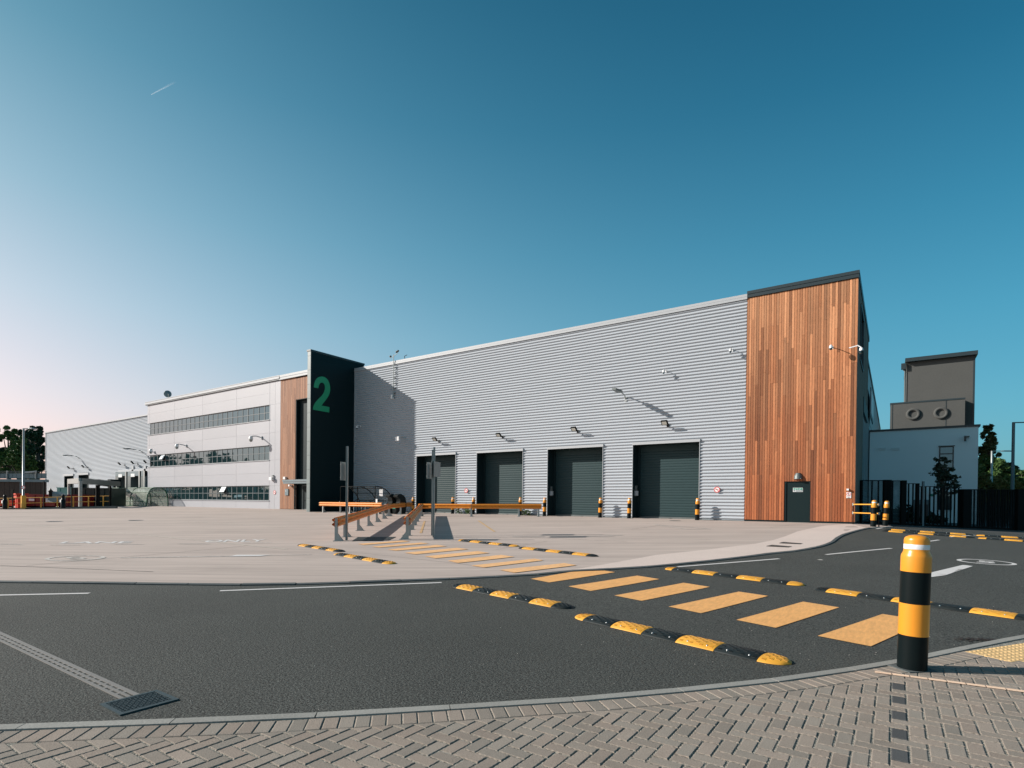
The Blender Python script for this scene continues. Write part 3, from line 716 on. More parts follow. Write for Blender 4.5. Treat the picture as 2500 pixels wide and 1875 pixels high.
# ================================================================== THE WAREHOUSE
WY = 32.0
PIT_, AMP = 0.1805, 0.037
def corrug(mb, x0, x1, z0, z1, Y=WY, axis='x', depth=AMP):
    zs = []; k0 = math.floor(z0/PIT_*8); k = k0
    zs.append(z0)
    while True:
        z = k*PIT_/8
        if z > z1-1e-4: break
        if z > z0+1e-4: zs.append(z)
        k += 1
    zs.append(z1); rows = []
    for z in zs:
        ph = 2*math.pi*z/PIT_; s_ = math.sin(ph)
        d = Y-depth*s_
        if axis == 'x': rows.append([(x0, d, z), (x1, d, z)])
        else: rows.append([(Y+depth*s_, x0, z), (Y+depth*s_, x1, z)])
    mb.grid(rows, True)
GZ = 0.60
DOORS = [(-30.96, -26.98), (-24.98, -21.01), (-19.03, -15.05), (-13.07, -9.12)]
DT = 5.06
wh = thing('warehouse', 'long silver corrugated warehouse with four dark roller shutters and a cedar clad corner', 'building', (-20, 33, GZ))
m = MB(); corrug(m, -38.30, -6.70, DT, 12.56)
xs = [-38.30]+[v for d in DOORS for v in d]+[-6.70]
for a, b in zip(xs[0::2], xs[1::2]): corrug(m, a, b, 0.5, DT)
m.build('wall', 'cladding', wh)
for a, b in zip(xs[0::2], xs[1::2]): MB().box(a, b, WY-0.055, WY+0.02, 0.5, 0.665).build('base_flashing', 'galv_dark', wh)
m = MB(); m.box(-38.33, -38.20, WY-0.05, WY+0.02, 0.5, 12.56)
m.build('corner_trim', 'trim_silver', wh)
m = MB(); m.box(-38.33, -6.68, WY-0.09, WY+0.4, 12.55, 12.68); m.build('gutter_trim', 'trim_silver', wh)
m = MB(); m.box(-38.33, -6.68, WY-0.07, WY+0.4, 12.695, 12.83); m.build('parapet_trim', 'trim_silver', wh)
m = MB(); m.box(-38.33, -6.68, WY-0.03, WY+0.4, 12.68, 12.695); m.build('shadow_gap', 'dark_cap', wh)
m = MB(); m.box(-38.3, -1.75, WY+0.4, 86, 12.2, 12.45); m.build('roof', 'trim_grey', wh)
m = MB(); m.box(-38.3, -6.75, WY+0.06, WY+0.12, 5.2, 12.55)                     # liner behind the sheets
m.box(-38.2, -2.0, 85.8, 86, 0, 12.3); m.box(-38.3, -38.2, WY+.12, 86, 0, 12.3); m.build('rear_wall', 'trim_grey', wh)
slat_h = 0.157
sm = MB(); W_ = 3.97
prof = [(0.0, 0.0), (-0.012, 0.02), (-0.014, 0.06), (-0.012, 0.12), (0.0, 0.148), (0.004, 0.157)]
sm.grid([[(-W_/2, y, z), (W_/2, y, z)] for y, z in prof], False)
slat_me = sm.mesh('slat', 'shutter')
RD = 0.82
for k, (a, b) in enumerate(DOORS):
    m = MB(); m.box(a-0.02, a+0.0, WY-0.055, WY+0.02, GZ, DT); m.box(b, b+0.03, WY-0.055, WY+0.02, GZ, DT)
    m.box(a-0.02, b+0.05, WY-0.10, WY+0.02, DT-0.03, DT+0.13)
    m.build('door_header', 'trim_silver', wh)
    m = MB(); m.box(a-0.02, a+0.02, WY+0.02, WY+RD+0.1, 0.4, DT); m.box(b-0.02, b+0.02, WY+0.02, WY+RD+0.1, 0.4, DT); m.box(a, b, WY+0.02, WY+RD+0.1, DT-0.03, DT+0.1)
    m.box(a+0.02, a+0.16, WY+RD-0.08, WY+RD+0.04, 0.5, DT-.03); m.box(b-0.16, b-0.02, WY+RD-0.08, WY+RD+0.04, 0.5, DT-.03)
    m.build('door_reveal', 'reveal', wh)
    m = MB(); m.box(a, b, WY+0.0, WY+RD+0.2, GZ-0.1, GZ+YZ+0.006); m.build('door_threshold', 'concrete', wh)
    sh = MB().box(a+0.05, b-0.05, WY+RD-0.03, WY+RD+0.03, DT-0.4, DT-0.03).build('roller_shutter', 'shutter', wh)
    off = origin(sh); n = int((DT-0.4-GZ-0.03)/slat_h)
    for j in range(n+1):
        z = DT-0.4-(j+1)*slat_h
        if z < GZ+0.1: break
        put('slat', slat_me, sh, Vector(((a+b)/2, WY+RD, z))-off)
    MB().box(a+0.05, b-0.05, WY+RD-0.035, WY+RD+0.02, GZ+0.03, z+slat_h).build('bottom_bar', 'galv_dark', sh)
    if k > 1:
        MB().box(a+0.0, a+0.14, WY+0.3, WY+0.42, 1.95, 2.6).build('control_box', 'galv_dark', wh)
        MB().box(a+0.0, a+0.22, WY+0.25, WY+0.38, 2.0, 2.28).build('control_box', 'trim_silver', wh)
# cedar corner ------------------------------------------------------
CL, CR_ = -6.68, -1.60
cap = MB(); cap.box(CL, CR_+0.03, WY-0.10, WY+0.5, 12.61, 12.775); cap.box(CL, CR_+0.05, WY-0.12, WY+0.5, 12.79, 12.95)
cap.build('roof_cap', 'dark_cap', wh)
MB().box(CL+.01, CR_, WY-0.07, WY+0.5, 12.775, 12.79).build('shadow_gap', 'bollard_black', wh)
m = MB(); m.box(CL, CR_-0.02, WY-0.005, WY+0.02, 2.72, 12.62)
m.box(CL, -4.70, WY-0.005, WY+0.02, 0.5, 2.72); m.box(-3.57, CR_-0.02, WY-0.005, WY+0.02, 0.5, 2.72); m.build('cedar_backing', 'cedar_backing', wh)
plank_cache = {}
def plank(parent, x, wd, z0, z1, Y, m_, axis='x'):
    key = (round(wd, 3), round(z1-z0, 1), m_, axis); L = key[1]
    if key not in plank_cache:
        mb = MB(); c = 0.004; d = 0.03
        if axis == 'x': rows = [[(-wd/2, 0, z), (-wd/2, -d+c, z), (-wd/2+c, -d, z), (wd/2-c, -d, z), (wd/2, -d+c, z), (wd/2, 0, z)] for z in (0, L-0.006)]
        else: rows = [[(0, -wd/2, z), (d-c, -wd/2, z), (d, -wd/2+c, z), (d, wd/2-c, z), (d-c, wd/2, z), (0, wd/2, z)] for z in (0, L-0.006)]
        mb.grid(rows, False); mb.face(rows[0]); mb.face(rows[1][::-1]); plank_cache[key] = mb.mesh('plank', m_)
    o_ = put('plank', plank_cache[key], parent); dd = random.uniform(-0.004, 0.004)
    o_.location = Vector((x, Y+dd, z0) if axis == 'x' else (Y+dd, x, z0))-origin(parent)
    return o_
NP = 42; pw = (CR_-CL)/NP
for i in range(NP):
    xc = CL+(i+.5)*pw; bot = 0.72
    if -4.70 < xc < -3.57: bot = 2.74
    z = bot; first = random.choice([2.4, 2.9, 3.6, 4.2, 4.8]) if bot < 1 else random.choice([2.1, 3.0, 3.9])
    cuts = [bot]
    while True:
        z += first; first = random.choice([3.0, 3.6, 4.2, 4.8])
        if z > 12.60-1.0: break
        cuts.append(round(z*10)/10)
    cuts.append(12.60)
    for a, b in zip(cuts, cuts[1:]): plank(wh, xc, pw-0.013, a, a+round(b-a, 1), WY-0.006, 'cedar')
m = MB(); m.box(CL, -4.70, WY-0.045, WY, 0.60, 0.70); m.box(-3.57, CR_+0.03, WY-0.045, WY, 0.60, 0.70); m.build('plinth', 'door_dark', wh)
# personnel door
dr = MB().box(-4.66, -3.61, WY+0.03, WY+0.08, 0.62, 2.70).build('door', 'door_dark', wh)
MB().box(-4.72, -4.66, WY-0.01, WY+0.1, 0.6, 2.74).box(-3.61, -3.555, WY-0.01, WY+0.1, 0.6, 2.74).box(-4.66, -3.61, WY-0.01, WY+0.1, 2.70, 2.76).build('door_frame', 'door_dark', wh)
MB().box(-4.66, -3.61, WY-0.02, WY+0.1, 0.6, 0.635).build('threshold', 'galv_dark', wh)
# side wall of the corner (in shade)
m = MB(); m.box(CR_-0.25, CR_-0.02, WY+0.02, 44.85, 7.9, 12.62); m.box(CR_-0.25, CR_-0.02, WY+0.02, 38.6, 0.4, 7.9); m.build('side_backing', 'cedar_backing', wh)
y = WY+0.08
while y < 44.7:
    if y < 38.55:
        if 33.9 < y < 37.05: plank(wh, y, 0.22, 0.72, 9.0, CR_-0.02, 'cedar_side', 'y'); plank(wh, y, 0.22, 11.85, 12.6, CR_-0.02, 'cedar_side', 'y')
        else: plank(wh, y, 0.22, 0.72, 12.6, CR_-0.02, 'cedar_side', 'y')
    else: plank(wh, y, 0.22, 7.92, 12.6, CR_-0.02, 'cedar_side', 'y')
    y += 0.235
MB().box(CR_-0.1, CR_+0.05, WY+0.5, 44.9, 12.61, 12.95).build('roof_cap', 'dark_cap', wh)
wn = MB().box(CR_-0.01, CR_+0.06, 33.85, 33.93, 9.0, 11.9).box(CR_-0.01, CR_+0.06, 36.98, 37.06, 9.0, 11.9).box(CR_-0.01, CR_+0.06, 33.93, 36.98, 11.82, 11.9).box(CR_-0.01, CR_+0.06, 33.93, 36.98, 9.0, 9.08).build('window_frame', 'dark_cap', wh)
MB().box(CR_-0.03, CR_-0.015, 33.93, 36.98, 9.08, 11.82).build('pane', 'glass', wn)
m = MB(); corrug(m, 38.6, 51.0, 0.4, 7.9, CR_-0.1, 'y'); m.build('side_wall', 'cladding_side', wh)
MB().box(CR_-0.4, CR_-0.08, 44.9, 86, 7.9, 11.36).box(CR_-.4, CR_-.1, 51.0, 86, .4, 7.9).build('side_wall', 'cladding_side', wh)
MB().box(CR_-0.45, CR_-0.02, 44.9, 86, 11.36, 11.52).build('roof_cap', 'dark_cap', wh)
MB().box(CR_-0.05, CR_+0.04, 38.6, 44.3, 7.05, 7.9).build('recess_shade', 'door_dark', wh)  # near-black box stands in for the shade of the recess under the canopy
# fin wall with the figure 2 -------------------------------------------------
FX0, FX1, FY, FT = -38.80, -38.335, 27.6, 13.47
fin = thing('fin_wall', 'tall dark green fin wall with a big green number 2 beside the entrance', 'wall', (-38.57, 29.5, GZ))
MB().box(FX0+0.02, FX1-0.012, FY+0.06, 35.2, 0.4, FT-0.25).build('core', 'fin_dark', fin)
zc = [0.5, 4.6, 8.9, 11.6, 12.85, FT-0.14]
for a, b in zip(zc, zc[1:]): MB().box(FX1-0.012, FX1, FY+0.05, 32.0 if b < 12.9 else 33.0, a+0.006, b-0.006).build('panel', 'fin_dark', fin)
z = 0.55
while z < FT-0.2:
    z2 = min(z+1.13, FT-0.14); m = MB()
    pts = [(FX0, FY+0.2), (FX0, FY+0.06), (FX0+0.05, FY+0.015), (FX0+0.12, FY), (FX1, FY), (FX1, FY+0.045), (FX0+0.02, FY+.2)]
    m.prism(pts[::1], z2-z-0.014, z); m.build('panel', 'fin_front', fin); z = z2
MB().box(FX0-0.01, FX1+0.03, FY-0.03, 33.05, FT-0.14, FT-0.02).build('coping', 'dark_cap', fin)
MB().box(FX0-0.01, FX1+0.03, FY-0.03, 33.05, FT-0.02, FT).build('coping', 'fin_front', fin)
c3z = zoom(660, 830, 3.95)
two = [(418, 456), (421, 428), (428, 402), (441, 378), (457, 363), (476, 355), (497, 352), (520, 357), (541, 370), (557, 390), (569, 417), (576, 450), (577, 485), (571, 515), (560, 541), (545, 565), (526, 590),
       (508, 612), (494, 633), (570, 647), (568, 700), (410, 671), (412, 650), (420, 626), (434, 602), (452, 580), (472, 560), (491, 542), (507, 522), (518, 500), (525, 478), (527, 455), (523, 433), (513, 417), (500, 410), (486, 412), (475, 422), (467, 440), (463, 466)]
P2 = [PX(*c3z(*p), -38.33) for p in two]
tri = mgeo.tessellate_polygon([[Vector((p.y, p.z, 0)) for p in P2]])
m = MB(); m.v = [(-38.326, 29.5+(p.y-29.5), p.z) for p in P2]; m.f = [tuple(t) for t in tri]; m.sm = [False]*len(tri)
m.build('number_two', 'green_sign', fin)

# ================================================================== OFFICE BUILDING
of = thing('office_building', 'three storey white panelled office with three long bands of windows', 'building', (-60, 33, GZ))
OX0, OX1 = -77.15, -49.08
seams = [OX0, -76.55, -70.15, -63.74, -56.82, -50.87]
WB = [(1.44, 2.90), (5.43, 6.86), (9.40, 10.84)]
bands = [(0.62, 1.40), (2.90, 4.15), (4.15, 5.39), (6.86, 8.1), (8.1, 9.36), (10.84, 12.0), (12.0, 13.08)]
MB().box(-76.4, -38.9, 32.35, 60, 0.4, 13.1).build('core', 'reveal', of)
for (z0, z1) in bands:
    for a, b in zip(seams, seams[1:]):
        MB().box(a+0.012, b-0.012, 32.0, 32.12, z0+0.004, z1-0.004).build('panel', 'panel_white', of)
z = 0.62
for z0, z1 in ((0.62, 2.9), (2.9, 5.4), (5.4, 8.1), (8.1, 10.84), (10.84, 13.08)):
    MB().box(-50.85, -49.95, 32.0, 32.12, z0+.004, z1-.004).build('panel', 'panel_white', of)
    MB().box(-49.93, OX1, 32.0, 32.12, z0+.004, z1-.004).build('panel', 'panel_white', of)
MB().box(OX0, OX1, 31.96, 32.3, 0.55, 0.61).build('plinth', 'reveal', of)
MB().box(OX0-0.25, -49.05, 31.86, 32.6, 13.1, 13.2).build('gutter', 'trim_grey', of)
MB().box(OX0-0.3, -49.05, 31.80, 32.6, 13.2, 13.42).build('fascia', 'trim_silver', of)
MB().box(OX0-0.3, -49.05, 31.9, 32.6, 13.42, 13.46).build('fascia', 'trim_grey', of)
MB().box(OX0-0.3, -49.05, 31.82, 40, 13.46, 13.52).build('roof', 'trim_silver', of)
NC = 26; cw = (76.5-50.87)/NC
pane_me = MB().box(-cw/2+0.045, cw/2-0.045, 0, 0.01, 0.03, 0.66).mesh('pane', 'glass')
opened = {(1, 3): 1, (0, 17): 1}
for bi, (z0, z1) in enumerate(WB):
    wb = MB()
    wb.box(-76.5, -50.87, 32.06, 32.13, z1-0.07, z1); wb.box(-76.5, -50.87, 32.06, 32.13, z0+0.0, z0+0.05); zm = (z0+z1)/2-0.0
    wb.box(-76.5, -50.87, 32.065, 32.13, zm-0.03, zm+0.03)
    for c in range(NC+1):
        x = -76.5+c*cw; t_ = 0.05 if c % 3 == 1 else 0.035; wb.box(x-t_, x+t_, 32.06, 32.128, z0+.05, z1-.07)
    band = wb.build('window', 'frame_grey', of); off = origin(band)
    MB().box(-77.0, -50.82, 31.93, 32.15, z0-0.055, z0-0.005).build('sill', 'trim_silver', band)
    MB().box(-76.5, -50.8, 31.98, 32.12, z1+0.0, z1+0.02).build('drip_trim', 'dark_cap', band)
    MB().box(-50.87, -50.80, 31.985, 32.12, z0, z1).build('side_trim', 'trim_silver', band)
    for c in range(NC):
        for r_, zz in enumerate((z0+0.02, zm-0.0)):
            xc = -76.5+(c+.5)*cw
            if r_ == 1 and (bi, c) in opened:
                put('open_sash', MB().box(-cw/2+0.04, cw/2-0.04, -0.02, 0.02, -0.62, 0).mesh('open_sash', 'glass_reflection'), band, Vector((xc, 32.05, z1-0.06))-off, (R(-28), 0, 0)); continue
            o_ = put('pane', pane_me, band, Vector((xc, 32.09, zz))-off); o_.rotation_euler = (random.uniform(-.004, .004), 0, random.uniform(-.004, .004))
# interior darkness behind the glass is the core; cedar return and entrance
EC0, EC1 = -49.06, -46.56
MB().box(EC0, -38.85, 32.03, 32.1, 10.95, 13.05).box(EC0, EC1, 32.03, 32.1, 0.6, 10.95).build('cedar_backing', 'cedar_backing', of)
x = EC0+0.07
while x < -39:
    b0 = 0.66 if x < EC1-0.05 else 10.97
    if x < -44.5 or b0 < 1:
        zz = b0; top = 13.02
        while zz < top-0.5:
            L = min(random.choice([2.4, 3.6, 4.2]), top-zz)
            if top-zz-L < 0.8: L = top-zz
            plank(of, x, 0.112, zz, zz+round(L, 1)-0.0, 32.03, 'cedar_pale'); zz += round(L, 1)
    x += 0.126
MB().box(-44.5, -38.85, 31.99, 32.03, 10.97, 13.02).build('cedar_boarding', 'cedar_pale', of)
MB().box(EC0, -38.81, 31.85, 32.6, 13.06, 13.26).build('fascia', 'trim_grey', of)
MB().box(EC0, -38.81, 31.83, 32.6, 13.28, 13.50).build('fascia', 'trim_grey', of)
MB().box(EC1, EC1+0.04, 31.99, 32.5, 3.3, 10.95).box(EC1, -38.85, 31.99, 32.5, 10.92, 10.96).build('window_reveal', 'reveal', of)
cw2 = MB(); zz = 3.35; rowz = []
while zz < 10.9: rowz.append(zz); cw2.box(EC1+.04, -38.9, 32.38, 32.46, zz, zz+0.05); zz += 0.755
for x in (-46.5, -44.9, -43.3, -41.7): cw2.box(x, x+0.06, 32.38, 32.46, 3.3, 10.92)
cwf = cw2.build('curtain_wall', 'frame_grey', of); off = origin(cwf)
cpane = MB().box(0, 1.54, 0, 0.01, 0, 0.705).mesh('pane', 'glass')
for x in (-46.44, -44.84, -43.24):
    for zz in rowz[:-1]: put('pane', cpane, cwf, Vector((x, 32.42, zz+.05))-off)
MB().box(-46.9, -38.85, 30.9, 32.4, 3.02, 3.16).build('canopy', 'steel_blue', of)
MB().box(-46.95, -38.85, 30.85, 32.4, 3.20, 3.38).build('canopy', 'steel_blue', of)
MB().box(-46.9, -38.85, 30.89, 32.4, 3.16, 3.20).build('canopy', 'trim_silver', of)
MB().box(-46.5, -38.85, 32.42, 32.46, 0.6, 3.0).build('entrance_glazing', 'glass', of)
ed = MB().box(-46.1, -46.04, 32.34, 32.40, 0.62, 2.9).box(-44.95, -44.89, 32.34, 32.40, 0.62, 2.9).box(-46.04, -44.95, 32.34, 32.40, 2.84, 2.9).box(-46.04, -44.95, 32.34, 32.40, .62, .7).build('entrance_door', 'frame_grey', of)
MB().tube([(-45.1, 32.28, 1.0), (-45.1, 32.28, 2.0)], 0.018).build('handle', 'galv', ed)
p0, p1 = PY(*zoom(640, 1100, 11.06)(632, 1035), 32), PY(*zoom(640, 1100, 11.06)(720, 1210), 32)
pq = MB().box(p0.x, p1.x, 31.92, 31.98, p1.z, p0.z).build('name_plaque', 'steel_blue', None); tag(pq, 'dark blue wall plaque with small pale lettering by the office entrance', 'sign')
text_on('2', lambda u, v: (p0.x+0.1+u*0.12, 31.915, p1.z+(p0.z-p1.z)*(0.62+0.16*v))).build('lettering', 'sign_white', pq)
xp = PY(719.5, 1200, 31.9).x
dpipe = thing('door_rail', 'dark upright bar fixed to the cedar boards left of the office entrance', 'post', (xp, 31.9, GZ))
MB().box(xp-.04, xp+.04, 31.84, 31.92, 0.6, 3.0).build('upright', 'door_dark', dpipe)
for zz in (0.8, 1.9): MB().box(xp, xp+0.25, 31.86, 31.9, zz, zz+0.05).build('bracket', 'door_dark', dpipe)

# ================================================================== LEFT WAREHOUSE
lw = thing('far_warehouse', 'far corrugated warehouse with dock doors left of the white office', 'building', (-95, 34, GZ))
LY = 32.3
zl = zoom(100, 1040, 11.06)
def LP(p): return PY(*zl(*p), LY)
ops = [(LP((628, 1400)).x, LP((885, 1400)).x, LP((700, 1350)).z), (LP((1015, 1400)).x, LP((1292, 1400)).x, LP((1150, 1318)).z), (PY(275.5, 1190, LY).x, -76.6, PY(300, 1153, LY).z)]
ops[2] = (PY(291.5, 1190, LY).x, -76.6, ops[2][2]); L0, L1 = PY(111.5, 1100, LY).x, -76.45; LT = 12.1
m = MB(); ztop = max(o_[2] for o_ in ops)+0.05
corrug(m, L0, L1, ztop, LT-0.1, LY); xs = [L0]+[v for o_ in ops for v in o_[:2]]+[L1]
for a, b in zip(xs[0::2], xs[1::2]): corrug(m, a, b, 0.3, ztop, LY)
for a, b, zt in ops: corrug(m, a, b, zt, ztop, LY)
m.build('wall', 'cladding', lw)
MB().box(L0-0.1, L1, LY-0.15, LY+0.3, LT-0.16, LT).build('gutter_trim', 'trim_silver', lw)
MB().box(L0, L0+0.14, LY-0.06, LY+0.05, 0.3, LT-0.16).build('corner_trim', 'trim_silver', lw)
MB().box(L0, L1, LY+0.3, 70, LT-0.5, LT-0.3).box(L0, L0+.1, LY+.1, 70, .3, LT-.4).build('roof', 'trim_grey', lw)
for k, (a, b, zt) in enumerate(ops):
    MB().box(a, b, LY+0.7, LY+0.75, 0.2, zt).box(a-.02, a, LY+.02, LY+.75, .2, zt).box(b, b+.02, LY+.02, LY+.75, .2, zt).box(a, b, LY+.02, LY+.75, zt-.02, zt).build('dock_door', 'reveal', lw)
    MB().box(a-0.1, b+0.1, LY-0.12, LY, zt-0.02, zt+0.28).build('door_header', 'trim_silver', lw)
a, b, zt = ops[2]
for px0, px1 in ((292, 319), (322, 352), (355, 364)):
    x0 = PY(px0, 1180, LY).x; x1 = min(PY(px1, 1180, LY).x, -76.6); zz = PY(px0, 1163, LY).z
    MB().box(x0, x1, LY-0.5, LY+0.6, zz, zt).build('dock_shelter', 'steel_blue', lw)
    MB().box(x0, x0+0.9, LY-0.5, LY+0.6, 0.5, zz-.01).build('dock_shelter', 'galv_dark', lw)
    MB().box(x1-0.35, x1, LY-0.52, LY+0.6, 0.5, zt).build('dock_shelter', 'galv', lw)
    if x1-x0 > 3: MB().box(x0+1.0, x0+2.1, LY-0.53, LY-0.505, zt-0.7, zt-0.3).build('dock_number', 'sign_white', lw)
for px_ in (326, 356):
    x = PY(px_, 1150, LY).x; MB().box(x-0.25, x+0.25, LY-.12, LY-.04, PY(px_, 1150, LY).z, PY(px_, 1137, LY).z).build('downpipe', 'trim_silver', lw)

# ================================================================== WHITE ANNEXE, BOX AND TOWER (right)
an = thing('white_annexe', 'plain white rendered annexe in shade behind the black fence', 'building', (1.6, 50, 0.4))
AY = 50.0
at_ = 7.2
MB().box(-1.62, 4.70, AY, AY+12, -0.3, at_-0.12).build('wall', 'render_white', an)
MB().box(-1.66, 4.80, AY-0.08, AY+12, at_-0.12, at_+0.02).build('roof_cap', 'dark_cap', an)
c2z = zoom(2060, 820, 3.318)
def AP(x, y, d=0.0): return PY(*c2z(x, y), AY-d)
def frame_window(parent, x0, x1, z0, z1, Y, rows, m_='dark_cap'):
    f = MB(); t_ = 0.035
    f.box(x0-t_, x0+t_, Y-0.05, Y, z0, z1).box(x1-t_, x1+t_, Y-0.05, Y, z0, z1).box(x0+t_, x1-t_, Y-0.05, Y, z1-t_, z1+t_).box(x0+t_, x1-t_, Y-0.05, Y, z0-t_, z0+t_)
    for k in range(1, rows): zz = z0+(z1-z0)*k/rows; f.box(x0+t_, x1-t_, Y-0.048, Y, zz-t_, zz+t_)
    w_ = f.build('window', m_, parent)
    for k in range(rows):
        a_ = z0+(z1-z0)*k/rows; b_ = z0+(z1-z0)*(k+1)/rows; MB().box(x0+t_+.003, x1-t_-.003, Y-0.02, Y-0.01, a_+t_+.003, b_-t_-.003).build('pane', 'glass', w_)
    return w_
frame_window(an, AP(778, 900).x, AP(887, 900).x, AP(800, 1070).z, AP(800, 900).z, AY, 3)
MB().box(AP(765, 900).x, AP(900, 900).x, AY-0.1, AY, AP(800, 897).z, AP(800, 891).z).build('lintel', 'render_dark', an)
for (a, b) in ((277, 340), (386, 452)):
    v = MB(); x0, x1 = AP(a, 905).x, AP(b, 905).x; z0, z1 = AP(a, 930).z, AP(a, 902).z
    for k in range(4): v.box(x0, x1, AY-0.05, AY, z0+k*(z1-z0)/4, z0+(k+.55)*(z1-z0)/4)
    v.build('vent', 'render_white', an)
zf = zoom(2150, 1150, 6.32)
def FP(x, y): return PY(*zf(x, y), AY)
frame_window(an, FP(885, 500).x, FP(1090, 500).x, FP(900, 600).z, FP(900, 330).z, AY, 1)
MB().box(FP(880, 600).x, FP(1100, 600).x, AY-0.12, AY, FP(900, 612).z, FP(900, 602).z).build('sill', 'render_white', an)
wl = thing('wall_lamp', 'small dark lamp high on the right of the white annexe wall', 'lamp', tuple(AP(975, 828)))
b_ = AP(985, 828); MB().box(b_.x-.04, b_.x+.2, AY-.35, AY, b_.z+.05, b_.z+.12).build('arm', 'galv_dark', wl); MB().box(b_.x-.1, b_.x+.02, AY-.45, AY-.3, b_.z-.25, b_.z+.12).build('lamp_head', 'dark_cap', wl)
bxo = thing('roof_box', 'long dark rendered roof block with two raised rings above the white annexe', 'building', (1.6, 92, 0))
BY = 92.0
q0, q1 = PY(2173, 984.3, BY), PY(2356.9, 971.3, BY)
MB().box(q0.x+.03, q1.x-.02, BY, BY+1.9, 0, q0.z-0.1).build('wall', 'render_dark', bxo)
MB().box(q0.x, q1.x, BY-0.05, BY+1.95, q0.z-0.2, q0.z).build('roof_cap', 'dark_cap', bxo)
sx = PY(*c2z(828, 600), BY).x; MB().box(sx-.03, sx+.03, BY-.03, BY, 3, q0.z-.2).build('seam', 'dark_cap', bxo)
sx = PY(*c2z(394, 600), BY).x; MB().box(sx-.03, sx+.03, BY-.03, BY, 3, q0.z-.2).build('seam', 'dark_cap', bxo)
for cx_, cy_ in ((561, 634), (787, 625)):
    c = PY(*c2z(cx_, cy_), BY); MM = Matrix.Translation((c.x, BY, c.z)) @ Matrix.Rotation(R(90), 4, 'X')
    MB().lathe([(0.80, 0), (0.78, 0.2), (0.46, 0.2), (0.44, 0.02)], n=28, M=MM).build('ring', 'render_dark', bxo)
tw = thing('roof_tower', 'tall dark rendered tower with a sloping dark eave behind the roof block', 'building', (2.5, 94, 0))
TY = 94.0
q0, q1 = PY(2214, 900, TY), PY(2376, 900, TY); t0, t1 = PY(2209.8, 877.3, TY), PY(2386.4, 856.8, TY)
tzp = t0.z
MB().box(q0.x, q1.x, TY, TY+12, 0, tzp-0.5).build('wall', 'render_dark', tw)
MB().box(t0.x, t1.x, TY-0.7, TY+12.3, tzp-0.5, tzp).build('eave', 'dark_cap', tw)
MB().box(q1.x, q1.x+0.2, TY-0.05, TY+.05, 0, tzp-.5).build('corner_pipe', 'dark_cap', tw)
xx = q0.x-0.2; MB().tube([(xx, TY-.1, at_+1.5), (xx, TY-.1, tzp-1.7), (xx-.15, TY-.1, tzp-1.5), (xx-.15, TY-.1, tzp-.6)], 0.09, 8).build('downpipe', 'galv_dark', tw)
MB().box(xx-.45, xx+.1, TY-.4, TY, tzp-1.4, tzp-.6).build('hopper', 'dark_cap', tw)
vx = PY(2325, 866, TY+3).x; MB().lathe([(0.5, 0), (0.5, 0.3), (0.85, 0.35), (0.8, 0.5), (0.1, 0.65)], (vx, TY+3, tzp), 16).build('vent_cowl', 'galv_dark', tw)
# board on the side wall beyond the cedar
sb = thing('wall_board', 'white framed board on the shaded side wall of the warehouse', 'sign', (CR_, 49.5, 8))
MB().box(CR_+0.06, CR_+0.12, 46.9, 52, 7.9, 9.9).build('board', 'steel_blue', sb); MB().box(CR_+0.12, CR_+0.15, 47.2, 51.7, 8.1, 9.7).build('face', 'sign_white', sb)

# ================================================================== BLACK FENCE (right)
FA, FB = Vector((-1.45, 35.4)), Vector((5.9, 39.8)); fd = (FB-FA).normalized(); fn_ = Vector((-fd.y, fd.x))
def fpt(px, py):                              # where a pixel meets the upright plane of the fence
    d = ray(px, py); t = (FA-Vector(CP[:2])).dot(fn_)/Vector(d[:2]).dot(fn_); p = CP+d*t
    return p, (Vector(p[:2])-FA).dot(fd)
fence = thing('fence', 'black vertical bar fence stepping down in front of the white annexe', 'fence', (FA.x, FA.y, 0.5))
def fbar(name, s0, s1, z0, z1, th=0.05, m_='black_metal', parent=None, dn=0.0):
    a = FA+fd*s0+fn_*dn; MM = Matrix(((fd.x, fn_.x, 0, a.x), (fd.y, fn_.y, 0, a.y), (0, 0, 1, 0), (0, 0, 0, 1)))
    return MB().box(0, s1-s0, -th/2, th/2, z0, z1, MM).build(name, m_, parent or fence)
zg = zoom(2080, 1160, 10.37); zh = zoom(2280, 1160, 9.76)
def gz(s): p = FA+fd*s; return tz(p.x, p.y)-0.15
def fx(z_, x, y): return fpt(*z_(x, y))
def post_px(z_, x0, x1, ytop, m_='black_metal', th=0.16):
    a = fx(z_, x0, ytop); b = fx(z_, x1, ytop); fbar('post', a[1], b[1], gz(a[1]), a[0].z, th, m_)
post_px(zg, 222, 262, 128); post_px(zg, 800, 885, 118); post_px(zg, 895, 985, 118); post_px(zg, 1240, 1368, 132); post_px(zg, 1625, 1690, 207)
post_px(zg, 1785, 1825, 157, 'steel_blue', 0.1)
post_px(zh, 652, 835, 335, th=0.35); post_px(zh, 1955, 2110, 335, th=0.3)
def rail_px(z_, xa, xb, yt, yb):
    a = fx(z_, xa, yt); b = fx(z_, xb, yt); c = fx(z_, xa, yb); fbar('rail', a[1], b[1], min(c[0].z, a[0].z-0.03), a[0].z, 0.06)
rail_px(zg, 240, 850, 122, 142); rail_px(zg, 985, 1245, 132, 142); rail_px(zg, 1368, 1640, 205, 213); rail_px(zg, 1690, 2177, 278, 286); rail_px(zh, 0, 655, 350-60, 300); rail_px(zh, 650, 1960, 333, 350)
for s0, s1 in ((0.1, 8.6),): 
    k = s0
    while k < s1: fbar('rail', k, k+0.9, gz(k+.45)+0.12, gz(k+.45)+0.26, 0.06); k += 0.9
